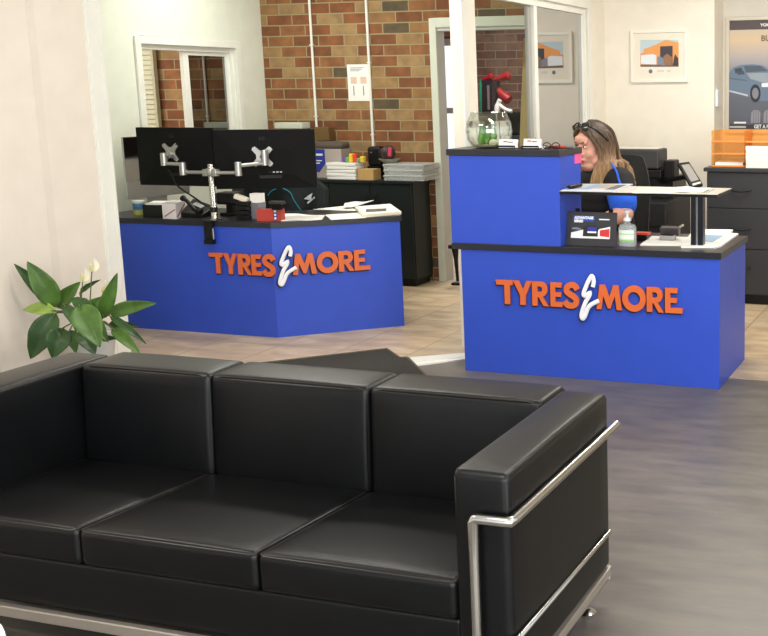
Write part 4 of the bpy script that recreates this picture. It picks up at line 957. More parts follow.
# black appliance, bag with pink
x0, x1 = PYY(368.5, 160, 7.7).x, PYY(382, 160, 7.7).x; zt = PYY(375, 147, 7.7).z
t_ = thing('coffee_maker', 'black upright appliance below the right conduit on the cupboard', 'appliance', ((x0+x1)/2, 7.73, CT))
MB().cushion(x0, x1, 7.68, 7.79, CT+.1, zt, .02, (0, 0, .005), 5).build('body', M_BLACK, t_, smooth=True, weld=True)
MB().box(x0+.008, x1-.006, 7.66, 7.79, CT, CT+.1).build('base', M_BLACKM, t_, bevel=.006)
mb = MB(); mb.lathe(((x0+x1)/2-.02, 7.678, (CT+.1+zt)/2+.03), [(.006, 0), (.006, .006)], 8); mb.build('button', M_ALU, t_)
x0, x1 = PYY(382.5, 160, 7.68).x, PYY(399, 160, 7.68).x; xm = (x0+x1)/2; zb0 = PYY(391, 163, 7.68).z
# clear plastic tubs stacked
tx0, tx1 = PYY(383, 178, 7.5).x, PYY(411, 178, 7.5).x; ux1 = PYY(429, 178, 7.6).x
z = CT; hs = (PYY(400, 164, 7.55).z-CT)/3
for k in range(3):
    t_ = thing('plastic_tub', ('bottom', 'middle', 'top')[k]+' clear plastic tub of papers in the stack at the right of the cupboard', 'tub', ((tx0+ux1)/2, 7.64, z), 'clear tubs on the cupboard')
    xa, xb = tx0+.006*(k % 2), ux1-.012*(k % 2); g = .004
    mb = MB(); mb.box(xa, xb, 7.515, 7.515+g, z, z+hs-.008); mb.box(xa, xb, 7.78-g, 7.78, z, z+hs-.008); mb.box(xa, xa+g, 7.515+g, 7.78-g, z, z+hs-.008); mb.box(xb-g, xb, 7.515+g, 7.78-g, z, z+hs-.008); mb.box(xa+g, xb-g, 7.515+g, 7.78-g, z, z+g); mb.box(xa-.006, xb+.006, 7.509, 7.515, z+hs-.016, z+hs-.008)
    mb.build('tub_body', M_FROST, t_)
    mb = MB()
    for j in range(3): mb.obox((xa+(xb-xa)*(.36+.03*j), 7.645, z+g+.006+j*.013), ((xb-xa)*.3, .105, .005), random.uniform(-.06, .06), ry=random.uniform(-.03, .03))
    mb.build('papers', mat('tub_paper', (224, 226, 226), .7), t_)
    MB().box(xa-.004, xb+.004, 7.511, 7.784, z+hs-.008, z+hs).build('lid', mat('tub_lid', (190, 192, 184), .3), t_, bevel=.002)
    z += hs
t_ = thing('dish', 'pale shallow dish holding a dark bag with a pink tag, on the tubs', 'dish', (xm, 7.66, z))
MB().lathe((xm, 7.66, z), [(.045, 0), (.05, .004), (.085, .03), (.088, .032), (.08, .03)], 24).build('bowl', mat('dish_grey', (170, 168, 160), .4), t_, smooth=True)
t_ = thing('bag', 'crumpled dark bag with a bright pink tag lying in the pale dish', 'bag', (xm, 7.66, z+.028))
mb = MB(); mb.ell((xm-.012, 7.66, z+.075), (.065, .05, .06), 10)
for v in mb.v: v += Vector((random.uniform(-.008, .008), random.uniform(-.008, .008), random.uniform(-.008, .008)))
mb.build('sack', mat('dark_bag', (58, 48, 42), .4, var=.5, vscale=30), t_, smooth=True)
MB().obox((xm+.035, 7.612, z+.09), (.014, .006, .035), .1, ry=.1).build('pink_tag', mat('hot_pink', (214, 62, 96), .6), t_, bevel=.004)

# ------------------------------------------------------------------ in the room beyond the doorway
t_ = thing('stand', 'thin black stand on feet in the doorway beside the right desk', 'stand', (PYY(457, 262, 7.7).x, 7.7, 0))
sc = PYY(457, 262, 7.7).x
MB().tube([(sc, 7.7, .03), (sc-.008, 7.7, .2), (sc-.012, 7.7, .3)], [.012, .016, .03], 8).build('post', M_BLACK, t_, smooth=True)
MB().box(sc-.04, sc+.045, 7.66, 7.74, .0, .02).build('foot', M_BLACK, t_, bevel=.004)
MB().box(sc-.045, sc+.05, 7.64, 7.76, .3, .33).build('seat_plate', M_BLACK, t_, bevel=.006)
pk = [PYY(523.7, 38, 8.25), PYY(531.5, 38, 8.25)]
single('timber_plank', MB().add([(pk[0].x-.06, 8.05, 0), (pk[1].x+.05, 8.05, 0), (pk[1].x+.05, 8.075, 0), (pk[0].x-.06, 8.075, 0), (pk[0].x, 8.25, pk[0].z), (pk[1].x, 8.25, pk[0].z), (pk[1].x, 8.275, pk[0].z), (pk[0].x, 8.275, pk[0].z)], [(3, 2, 1, 0), (4, 5, 6, 7), (0, 1, 5, 4), (1, 2, 6, 5), (2, 3, 7, 6), (3, 0, 4, 7)]), M_PLANK, 'tall pale timber plank leaning upright in the doorway behind the glass', 'plank')
sy = 9.6; sz = PYY(500, 113, sy).z; s0x, s1x = PYY(470, 113, sy).x, PYY(533, 113, sy).x+.05
t_ = thing('storage_rack', 'dark shelving seen through the doorway behind the fish bowl', 'shelf', ((s0x+s1x)/2, 9.8, 0))
mb = MB()
for k in range(4): mb.box(s0x, s1x, sy, sy+.4, sz-.03-.42*k, sz-.42*k)
mb.build('shelf', M_BLACKM, t_)
mb = MB()
for x in (s0x, s1x-.03): mb.box(x, x+.03, sy+.4, sy+.43, 0, sz)
mb.build('upright', M_BLACK, t_); MB().box(s0x, s1x, sy+.405, sy+.415, .1, sz-.03).build('back_panel', M_BLACKM, t_)
mb = MB(); xk = PYY(517, 130, sy).x
single('storage_box', MB().box(xk-.12, xk+.14, sy+.02, sy+.25, sz-.03-.42+.03, sz-.42+.2), mat('navy_crate', (34, 38, 52), .5), 'dark blue crate on the shelving in the room behind', 'crate', bevel=.006)
def tubxy(u): return PYY(u, 100, sy+.1).x
zsh = sz
o = single('bottle', MB().lathe((tubxy(481), sy+.1, zsh), [(.012, 0), (.014, .28), (.008, .3), (.008, .33)], 12), mat('green_glass', (40, 120, 90), .2), 'slim green bottle at the left end of the items behind the glass', 'bottle', smooth=True)
t_ = thing('foil_bag', 'shiny dark foil gift bag among the red things behind the glass', 'bag', (tubxy(488), sy+.15, zsh))
mb = MB(); x0, x1 = tubxy(482.5), tubxy(494.5); zt = PYY(488, 80, sy+.1).z
mb.add([(x0, sy+.08, zsh), (x1, sy+.08, zsh), (x1, sy+.2, zsh), (x0, sy+.2, zsh), (x0-.0, sy+.1, zt), (x1+.03, sy+.1, zt-.02), (x1+.03, sy+.18, zt), (x0, sy+.18, zt-.01)], [(3, 2, 1, 0), (4, 5, 6, 7), (0, 1, 5, 4), (1, 2, 6, 5), (2, 3, 7, 6), (3, 0, 4, 7)]); mb.build('bag_body', mat('dark_foil', (70, 60, 70), .25, .7, bump=.8, bscale=14), t_)
mb = MB(); mb.box((x0+x1)/2, (x0+x1)/2+.025, sy+.074, sy+.08, zsh+.03, zt-.05); mb.build('ribbon', mat('silver_ribbon', (210, 200, 205), .2, .8), t_)
def cone_tool(u0, v0, u1, v1, r0, r1, nm, lab, mt):
    a_, b_ = PYY(u0, v0, sy+.16), PYY(u1, v1, sy+.16)
    return single(nm, MB().tube([a_, a_*.9+b_*.1, b_*.9+a_*.1, b_], [r0*.6, r0, r1, r1*.6], 12), mt, lab, 'item', smooth=True)
M_RED2 = mat('deep_red', (150, 24, 30), .4)
cone_tool(481, 81, 493, 76, .02, .035, 'red_cloth_roll', 'upper left red bundle lying over the foil bag behind the glass', M_RED2)
cone_tool(494, 80, 510, 75, .02, .045, 'red_cloth_roll', 'upper right red bundle pointing up right behind the glass', M_RED2)
cone_tool(495, 88, 510, 101, .03, .055, 'red_cloth_roll', 'lower red bundle slanting down right beside the foil bag behind the glass', M_RED2)
t_ = thing('jug', 'white spouted jug behind the glass above the fish bowl', 'jug', (tubxy(500), sy+.02, zsh))
MB().tube(smooth_path([PYY(497, 112, sy+.03), PYY(498, 104, sy+.03), PYY(500, 100, sy+.03)], 4), [.03]*4+[.022]*5, 10).build('jug_body', M_WHITE, t_, smooth=True)
MB().tube([PYY(499, 105, sy+.03), PYY(506, 110, sy+.03), PYY(512, 111.5, sy+.03)], [.022, .018, .02], 10).build('spout', M_WHITE, t_, smooth=True)

# ------------------------------------------------------------------ things on the hutch
HT = 1.238
bx = (PYY(467, 140, 5.45).x+PYY(512, 140, 5.45).x)/2; by = 5.45; br_ = (PYY(512, 130, 5.45).x-PYY(467.5, 130, 5.45).x)/2*.96
bh = PYY(490, 112, 5.45).z-HT
t_ = thing('fish_bowl', 'round glass fish bowl with water and a green plant on the hutch', 'bowl', (bx, by, HT))
prof = [(br_*.62, 0), (br_*.78, .004), (br_*.94, bh*.22), (br_, bh*.46), (br_*.95, bh*.7), (br_*.8, bh*.92), (br_*.76, bh*.97), (br_*.8, bh)]
MB().lathe((bx, by, HT), prof+[(br_*.77, bh), (br_*.735, bh*.965), (br_*.77, bh*.91), (br_*.92, bh*.7), (br_*.965, bh*.46), (br_*.905, bh*.23), (br_*.7, .01), (0, .009)], 40).build('glass', M_CLEAR, t_, smooth=True)
M_WATER = mat('water', (252, 255, 252), 0, trans=1, ior=1.33)
MB().lathe((bx, by, HT), [(0, .012), (br_*.7, .013), (br_*.9, bh*.23), (br_*.955, bh*.46), (br_*.915, bh*.7), (br_*.87, bh*.76), (0, bh*.76)], 40).build('water', M_WATER, t_, smooth=True)
MB().lathe((bx, by, HT+.009), [(br_*.66, 0), (br_*.78, .012), (br_*.6, .018), (0, .02)], 30).build('gravel', mat('pale_gravel', (196, 190, 150), .8, bump=1, bscale=120, var=.4, vscale=120), t_, smooth=True)
for k, (dx_, a_, h_) in enumerate(((-.035, .2, .8), (-.015, .9, .72), (.005, 1.6, .6), (-.045, 2.4, .62))):
    n = 8; vs = []
    for i in range(n+1):
        s_ = i/n; w = .015*math.sin(PI*min(1, .12+s_*.86))
        for j in (-1, 0, 1): vs.append((bx+dx_+.01*s_+w*j*math.cos(a_*.4), by+.012*(k-1.5)+.012*abs(j)+w*j*math.sin(a_*.4), HT+.02+s_*bh*h_*.72))
    o = MB().add(vs, [(i*3+j, i*3+j+1, (i+1)*3+j+1, (i+1)*3+j) for i in range(n) for j in range(2)]).build('water_leaf', mat('bright_leaf', (96, 150, 58), .4, var=.45, vscale=40), t_)
    o.data.polygons.foreach_set('use_smooth', [True]*len(o.data.polygons)); sm = o.modifiers.new('thick', 'SOLIDIFY'); sm.thickness = .0015
MB().ell((bx+.03, by-.02, HT+.04), (.022, .018, .018), 8).build('shell', mat('pale_shell', (236, 232, 206), .5), t_, smooth=True)
MB().tube([(bx+.045, by+.015, HT+.02), (bx+.04, by+.015, HT+bh*.97)], .003, 8).build('tube', mat('grey_tube', (150, 150, 140), .5), t_)
def card_holder(u0, u1, vt, lab):
    yf = 5.33; x0, x1 = PYY(u0, 148, yf).x, PYY(u1, 148, yf).x; zt = PYY((u0+u1)/2, vt, yf+.03).z
    t_ = thing('card_holder', lab, 'card holder', ((x0+x1)/2, yf+.02, HT), 'business card holders on the hutch')
    MB().tube([(x0, yf, HT+.002), (x0, yf-.003, HT+.016), (x1, yf-.003, HT+.016), (x1, yf, HT+.002)], .0036, 6).build('wire_front', M_BLACK, t_)
    MB().box(x0, x1, yf, yf+.05, HT, HT+.004).build('base', M_BLACK, t_)
    mb = MB(); mb.obox(((x0+x1)/2+.002, yf+.028, (HT+.006+zt)/2), ((x1-x0)/2+.002, .006, (zt-HT-.006)/2), rx=-.25); c_ = mb.build('cards', M_PAPER, t_)
    mb = MB(); mb.obox(((x0+x1)/2-.012, yf+.026, zt-.01), (.012, .001, .003), rx=-.25); mb.obox(((x0+x1)/2+.018, yf+.0255, zt-.013), (.014, .001, .0022), rx=-.25, mi=1)
    for v in mb.v: v.y -= .0075
    mb.build('card_print', [mat('card_red', (170, 60, 40), .6), mat('card_dark', (70, 60, 60), .6)], c_)
card_holder(497.5, 515, 139.5, 'black wire business card holder in front of the fish bowl')
card_holder(522, 538.5, 139, 'black wire business card holder further right from the fish bowl')
xg = PYY(530, 142, 5.5)
single('small_figure', MB().lathe((PYY(535.5, 140, 5.42).x, 5.42, HT), [(.006, 0), (.009, .006), (.012, .028), (.008, .042), (.010, .05), (.002, .06)], 12), mat('amber_brown', (150, 96, 62), .5), 'tiny brown ornament behind the right card holder on the hutch', 'ornament', smooth=True)
t_ = thing('spectacles', 'folded dark spectacles lying near the right end of the hutch top', 'glasses', (PYY(548, 147, 5.36).x, 5.37, HT))
x0 = PYY(543, 147, 5.36).x
mb = MB()
for k in (0, 1): MB().tube([(x0+.022+.052*k+.022*math.cos(a*PI/6), 5.36, HT+.019+.017*math.sin(a*PI/6)) for a in range(13)], .0025, 6).build('rim', M_BLACK, t_)
mb.tube([(x0+.044, 5.36, HT+.024), (x0+.052, 5.36, HT+.024)], .002, 6); mb.build('bridge', M_BLACK, t_)
MB().tube([(x0, 5.36, HT+.024), (x0+.002, 5.368, HT+.02), (x0+.1, 5.378, HT+.006)], .002, 6).build('temple', M_BLACK, t_); MB().tube([(x0+.096, 5.36, HT+.024), (x0+.094, 5.372, HT+.02), (x0+.0, 5.386, HT+.006)], .002, 6).build('temple', M_BLACK, t_)
single('red_pen', MB().tube([(PYY(549, 145, 5.44).x, 5.44, HT+.008), (PYY(566, 145, 5.46).x, 5.46, HT+.008)], .008, 8), mat('pen_red', (190, 60, 56), .4), 'reddish pen lying behind the spectacles on the hutch', 'pen', smooth=True)
single('white_tape', MB().lathe((PYY(541, 145, 5.43).x, 5.43, HT), [(.016, 0), (.022, 0), (.022, .014), (.016, .014), (.016, 0)], 18), M_WHITE, 'small white roll between the right card holder and the red pen', 'tape', smooth=True)
single('stapler', MB().cushion(PYY(566, 146, 5.45).x, PYY(575, 146, 5.45).x, 5.44, 5.46, HT, HT+.016, .006, (0, 0, 0), 3), mat('grey_metal', (120, 116, 112), .4, .5), 'little grey gadget at the right end of the hutch top', 'gadget', smooth=True, weld=True)
pn0, pn1 = PXX(576.2, 154, HX1+.001), PXX(580.6, 162.5, HX1+.001)
single('sticky_note', MB().box(HX1, HX1+.0015, PXX(576.5, 158, HX1).y-.03, HY1+.012, PXX(579, 163, HX1).z, PXX(579, 153.5, HX1).z), M_PINK, 'bright pink sticky note at the back edge of the hutch side', 'sticky note')

# ------------------------------------------------------------------ things on the right desk
sp0, sp1 = PYY(566, 246.5, 5.36), PYY(616, 247, 5.36); spt = PYY(590, 211.5, 5.40).z
t_ = thing('display_stand', 'dark battery display board reading advantage series beside the hutch', 'display board', ((sp0.x+sp1.x)/2, 5.39, DT))
dy = 5.352; hgt = spt-DT; tl = .16
def SP(s_, h_, off=0): # point on the leaning face
    w = sp0.x+.006*h_*1.2; return Vector((w+(sp1.x-w)*s_, dy+tl*hgt*h_-off, DT+hgt*h_))
nsp = Vector((0, -1, tl)).normalized()
MB().plate([SP(0, 0), SP(1, 0), SP(1, 1), SP(0, 1)], -nsp, .012).build('board', mat('board_charcoal', (48, 47, 50), .4), t_, bevel=.001)
MB().plate([SP(.15, 0)-nsp*.012, SP(.85, 0)-nsp*.012, SP(.85, 0)-nsp*.012+Vector((0, .12, 0)), SP(.15, 0)-nsp*.012+Vector((0, .12, 0))], (0, 0, 1), .003).build('foot', M_BLACK, t_)
for s_ in (.19, .87): MB().plate([SP(s_-.04, .97)-nsp*.013, SP(s_+.04, .97)-nsp*.013, SP(s_+.04, 1.1)-nsp*.013, SP(s_-.04, 1.1)-nsp*.013], nsp, .012).build('tab', M_BLACKM, t_)
e = nsp*.0008
MB().plate([SP(.13, .25)+e, SP(.87, .25)+e, SP(.87, .30)+e, SP(.13, .30)+e], nsp, .0004).build('white_band', M_WHITE, t_)
mb = MB(); mb.plate([SP(.10, .22)+e, SP(.88, .22)+e, SP(.88, .58)+e, SP(.66, .5)+e, SP(.58, .3)+e, SP(.42, .3)+e, SP(.36, .48)+e, SP(.10, .38)+e], nsp, .0006); mb.build('white_swoosh', M_WHITE, t_)
MB().plate([SP(.68, .3)+e*2, SP(.87, .27)+e*2, SP(.87, .52)+e*2, SP(.68, .47)+e*2], nsp, .0005).build('red_panel', mat('print_red', (206, 50, 52), .5), t_)
MB().plate([SP(.13, .72)+e, SP(.53, .72)+e, SP(.57, .78)+e, SP(.55, .88)+e, SP(.13, .88)+e], nsp, .0005).build('blue_panel', mat('print_blue', (28, 74, 170), .5), t_)
bt = MB().plate([SP(.34, .28)+e*2, SP(.64, .28)+e*2, SP(.64, .55)+e*2, SP(.60, .57)+e*2, SP(.60, .61)+e*2, SP(.38, .61)+e*2, SP(.38, .57)+e*2, SP(.34, .55)+e*2], nsp, .0006).build('battery_print', mat('print_black', (30, 28, 36), .4), t_)
MB().plate([SP(.43, .38)+e*3, SP(.61, .38)+e*3, SP(.61, .56)+e*3, SP(.43, .56)+e*3], nsp, .0005).build('battery_label', mat('print_navy', (44, 52, 150), .5), t_)
MB().plate([SP(.43, .38)+e*4, SP(.61, .38)+e*4, SP(.61, .43)+e*4, SP(.43, .43)+e*4], nsp, .0005).build('battery_label_strip', M_WHITE, t_)
MB().plate([SP(.1, .48)+e, SP(.3, .46)+e, SP(.3, .5)+e, SP(.2, .54)+e, SP(.12, .53)+e], nsp, .0005).build('car_print', mat('print_grey', (120, 124, 140), .4), t_)
uxs = Vector((1, 0, 0)); uzs = Vector((0, tl, 1)).normalized(); sw = (sp1.x-sp0.x)
put_text('ADVANTAGE', hgt*.105, M_WHITE, t_, SP(.15, .79)+e*3, uxs, uzs, 'lettering', .0004, .0012, .95)
put_text('SERIES', hgt*.105, M_WHITE, t_, SP(.15, .69)+e*3, uxs, uzs, 'lettering', .0004, .0012, .95)
MB().plate([SP(.65, .77)+e, SP(.86, .77)+e, SP(.86, .805)+e, SP(.65, .805)+e], nsp, .0005).build('small_print', M_WHITE, t_)
# sanitiser bottle
sc = PZ(626, 247, DT); sx_, sy_ = sc.x, sc.y+.028; hs_ = PYY(626, 223, sy_).z-DT
t_ = thing('sanitiser_bottle', 'clear pump bottle of hand sanitiser with green label beside the display board', 'bottle', (sx_, sy_, DT))
hw = (PYY(635, 240, sy_).x-PYY(617, 240, sy_).x)/2
MB().lathe((sx_, sy_, DT), [(hw*.9, 0), (hw, .006), (hw, hs_*.8), (hw*.85, hs_*.93), (hw*.35, hs_), (hw*.35, hs_+.012)], 28, sy=.62).build('bottle_body', M_BOTTLE, t_, smooth=True)
MB().lathe((sx_, sy_, DT+.003), [(hw*.86, 0), (hw*.95, .006), (hw*.95, hs_*.72), (0, hs_*.72)], 24, sy=.6).build('gel', M_GEL, t_, smooth=True)
zp = PYY(626, 210, sy_).z
mb = MB(); mb.lathe((sx_, sy_, DT+hs_+.012), [(hw*.42, 0), (hw*.42, .016), (hw*.16, .02), (hw*.16, zp-DT-hs_-.026), (hw*.34, zp-DT-hs_-.024), (hw*.34, zp-DT-hs_-.012), (hw*.2, zp-DT-hs_-.01)], 18)
mb.build('pump', M_WHITE, t_, smooth=True)
mb = MB(); nseg = 10; vs = []
for i in range(nseg+1):
    a_ = -PI/2-.95+1.9*i/nseg
    for z in (DT+.03, DT+hs_*.72): vs.append((sx_+hw*1.012*math.cos(a_), sy_+hw*.64*math.sin(a_), z))
mb.add(vs, [(i*2, i*2+2, i*2+3, i*2+1) for i in range(nseg)]); lb = mb.build('label', ramp_z('sanitiser_label', DT+.03, DT+hs_*.72, [(0, (120, 190, 100)), (.12, (150, 206, 120)), (.25, (226, 236, 224)), (.58, (224, 234, 222)), (.62, (150, 200, 150)), (.68, (150, 200, 150)), (.7, (224, 232, 222)), (1, (220, 230, 224))], .5), t_)
sm = lb.modifiers.new('thick', 'SOLIDIFY'); sm.thickness = .0008
# red stapler, terminal, pen, papers
ra_ = PZ(635, 235, DT+.03); rb_ = PZ(648.5, 235.5, DT+.03)
t_ = thing('red_punch', 'red-topped black stapler right of the sanitiser bottle', 'stapler', (((ra_+rb_)/2).x, ra_.y+.03, DT))
MB().box(ra_.x+.006, rb_.x-.012, ra_.y+.004, ra_.y+.05, DT, DT+.03).build('stapler_base', M_BLACK, t_, bevel=.003)
MB().box(ra_.x-.005, rb_.x, ra_.y, ra_.y+.055, DT+.03, DT+.044).build('stapler_top', M_REDP, t_, bevel=.005)
D_ = lambda u, v: PZ(u, v, DT)
def paper_on_desk(pts, z0, t, mt, lab, **k): return sheet_quad(k.pop('name', 'paper_sheet'), [D_(*p) for p in pts], z0, t, mt, lab, **k)
paper_on_desk([(640, 245.5), (682, 246), (690, 238), (652, 237)], DT, .006, M_PAPER, 'white papers lying left of the shelf post on the right desk', name='paper_stack')
ta, tb = PZ(656, 240, DT+.006), PZ(673, 241, DT+.006)
t_ = thing('payment_terminal', 'grey card terminal lying on the white papers of the right desk', 'terminal', (((ta+tb)/2).x, ta.y+.05, DT+.006))
MB().box(ta.x+.02, tb.x, ta.y, ta.y+.05, DT+.006, DT+.032).build('base', mat('pale_grey_plastic', (176, 172, 170), .4), t_, bevel=.004)
MB().obox((ta.x+.06, ta.y+.075, DT+.05), (.055, .022, .022), 0, .2).build('printer_head', mat('dark_grey_plastic', (72, 66, 70), .4), t_, bevel=.006)
MB().box(ta.x+.03, tb.x-.004, ta.y+.004, ta.y+.03, DT+.032, DT+.036).build('key_panel', M_BLACKM, t_)
p0, p1 = D_(673, 236), PYY(683, 226.5, 5.62)
single('pen', MB().tube([p0+Vector((.0, .0, .03)), p1+Vector((0, 0, .008))], .006, 8), M_PAPER2, 'cream pen propped up behind the card terminal', 'pen', smooth=True)
paper_on_desk([(681, 248), (717, 248), (733, 231.5), (694, 231)], DT, .012, M_PAPER, 'thick pile of white papers right of the shelf post on the desk', name='paper_stack')
sheet_quad('magazine', [PZ(714, 246.5, DT+.012), PZ(721, 245, DT+.012), PZ(738.5, 232.8, DT+.012), PZ(730, 231.8, DT+.012)], DT, .008, M_PAPER, 'white sheets at the right edge of the pile on the desk', 'papers')
sheet_quad('blue_card', [PZ(699, 240.5, DT+.014), PZ(713, 241.5, DT+.014), PZ(723, 235.5, DT+.014), PZ(703, 234.5, DT+.014)], DT+.0125, .002, mat('pale_blue_card', (160, 190, 218), .6), 'pale blue card on top of the white paper pile', 'card')
# things on the shelf board
SZ = shz+.012
S_ = lambda u, v: PZ(u, v, SZ)
t_ = thing('brochure', 'white and blue brochure at the left end of the raised shelf', 'brochure', S_(600, 189))
q = [S_(561, 191.2), S_(614, 192), S_(633, 184.8), S_(582, 184.8)]
MB().prism([(p.x, p.y) for p in q], SZ, SZ+.006).build('pages', mat('brochure_white', (206, 212, 218), .4), t_)
mt_br = [mat('print_sky', (150, 180, 205), .4), mat('print_tan', (190, 170, 148), .4), mat('print_slate', (90, 96, 106), .4)]
bq = lambda s_, w: (q[0]*(1-s_)+q[1]*s_)*(1-w)+(q[3]*(1-s_)+q[2]*s_)*w
mb = MB()
for k, (s0, s1, w0, w1_) in enumerate(((.3, .48, .15, .9), (.5, .74, .3, .9), (.76, .95, .15, .85))):
    c4 = [bq(s0, w0), bq(s1, w0), bq(s1, w1_), bq(s0, w1_)]; MB().prism([(p.x, p.y) for p in c4], SZ+.006, SZ+.0064).build('print', mt_br[k], t_)
a_, b_ = PZ(568.5, 189.3, SZ+.006), PZ(581, 187, SZ+.006)
single('remote_control', MB().tube([a_+Vector((0, 0, .012)), a_*.9+b_*.1+Vector((0, 0, .012)), b_*.9+a_*.1+Vector((0, 0, .012)), b_+Vector((0, 0, .012))], [.011, .017, .017, .011], 10, flat=((0, 0, 1), .6)), M_BLACK, 'black handset lying on the brochure beside the hutch', 'handset', smooth=True)
sheet_quad('paper_sheet', [S_(632, 193.2), S_(704, 194.4), S_(714, 189.2), S_(640, 188.2)], SZ, .0025, M_PAPER2, 'cream papers spread along the raised shelf', bend=.004)
sheet_quad('paper_sheet', [PZ(673, 192.6, SZ+.004), PZ(703, 193.2, SZ+.004), PZ(711, 189.6, SZ+.004), PZ(677, 187.6, SZ+.004)], SZ+.0055, .003, M_PAPER, 'loose curled white sheet lying on the cream papers of the raised shelf', bend=.012)

# ------------------------------------------------------------------ back right: printer, filing cabinet, letter trays
x0, x1 = PYY(610, 149, 7.5).x, PYY(658.5, 149, 7.5).x; zt = PYY(645, 149.5, 7.5).z
pr = thing('office_printer', 'large black multifunction printer standing behind the seated person', 'printer', ((x0+x1)/2, 7.75, 0))
yA, yB = 7.5, 7.74; zl = PYY(640, 169, 7.5).z
MB().box(x0, x1, yA, yB, zl, zt).build('document_feeder', mat('printer_charcoal', (56, 55, 57), .5), pr, bevel=.012)
MB().box(x0+.02, x1-.02, yA+.03, yB, zt, zt+.006).build('feeder_lid', mat('printer_pale_lid', (206, 202, 194), .4), pr, bevel=.003)
z2 = PYY(640, 178, 7.5).z
MB().box(x0-.01, x1+.02, yA-.01, yB, z2+.004, zl-.006).build('scanner_bed', M_BLACK, pr, bevel=.006)
x2 = PYY(674, 170, 7.55).x
MB().box(x1+.02, x2, yA+.05, yA+.2, z2-.02, PYY(672, 161, 7.5).z).build('side_unit', M_BLACK, pr, bevel=.01)
zlow = PYY(655, 203, 7.3).z; xlo, xhi = PYY(612, 200, 7.3).x, PYY(665.5, 200, 7.3).x
MB().box(xlo+.02, xhi-.03, yA+.1, 7.98, zlow, z2).build('paper_output_bay', mat('printer_black', (18, 18, 18), .35), pr)
MB().box(xlo, xhi, 7.3, 8.0, .04, zlow).build('drawer_unit', mat('printer_dark', (32, 32, 34), .45), pr, bevel=.006)
mb = MB()
for k in range(1, 5): mb.box(xlo+.004, xhi-.004, 7.297, 7.3, zlow-.17*k, zlow-.17*k+.006)
mb.build('drawer_gap', M_BLACK, pr)
for k in range(4): MB().box((xlo+xhi)/2-.06, (xlo+xhi)/2+.06, 7.29, 7.3, zlow-.17*k-.06, zlow-.17*k-.04).build('drawer_handle', M_BLACKM, pr)
for x in (xlo+.05, xhi-.05):
    for y in (7.36, 7.94): MB().lathe((x, y, 0), [(.025, 0), (.025, .04)], 10).build('castor', M_BLACK, pr)
A_, B_, C_, D2 = PYY(677.5, 163, 7.36), PYY(689, 161.5, 7.4), PYY(703, 184, 7.24), PYY(691.5, 187.5, 7.2)
nn = (D2-A_).cross(B_-A_).normalized()
if nn.y > 0: nn = -nn
MB().plate([A_, D2, C_, B_], -nn, .025).build('control_panel', M_BLACK, pr, bevel=.003)
g_ = lambda s_, w: (A_*(1-s_)+B_*s_)*(1-w)+(D2*(1-s_)+C_*s_)*w
MB().plate([g_(.22, .1), g_(.22, .8), g_(.9, .8), g_(.9, .1)], nn, .001).build('touch_screen', mat('panel_screen', (150, 146, 142), .15), pr)
MB().plate([g_(.2, .88), g_(.2, .95), g_(.92, .95), g_(.92, .88)], nn, .001).build('button_strip', M_ALU, pr)
MB().tube([g_(.5, .5)-nn*.02, (x1-.01, 7.6, z2-.03)], .018, 8).build('panel_arm', M_BLACK, pr)
# filing cabinet
fx0 = PYY(706.5, 168, 7.5).x; fz = PYY(735, 168, 7.5).z; fx1 = fx0+1.0; FY = 7.5
fc = thing('filing_cabinet', 'dark grey cabinet of wide drawers standing at the right edge', 'cabinet', ((fx0+fx1)/2, 7.75, 0))
MB().box(fx0, fx1, FY+.02, FY+.5, .07, fz-.028).build('carcass', M_CABG, fc, bevel=.002)
MB().box(fx0-.02, fx1+.02, FY-.012, FY+.51, fz-.028, fz).build('cabinet_top', M_CABG, fc, bevel=.003)
MB().box(fx0+.02, fx1-.02, FY+.04, FY+.48, 0, .07).build('plinth', M_BLACK, fc)
zz = [fz-.034, PYY(735, 208.5, FY).z, PYY(735, 249, FY).z, .075]; hxm = (PYY(730, 190, FY).x, PYY(750, 190, FY).x)
for k in range(3):
    dr = MB().box(fx0+.003, fx1-.003, FY, FY+.019, zz[k+1]+.003, zz[k]-.003).build('drawer', M_CABG, fc, bevel=.002)
    zh = (PYY(740, 190.5, FY).z, PYY(740, 229, FY).z, PYY(740, 268, FY).z)[k]
    MB().tube(smooth_path([(hxm[0]-.01, FY-.001, zh+.006), ((hxm[0]+hxm[1])/2, FY-.018, zh-.006), (hxm[1]+.01, FY-.001, zh+.006)], 5), .006, 8).build('handle', M_BLACK, dr, smooth=True)
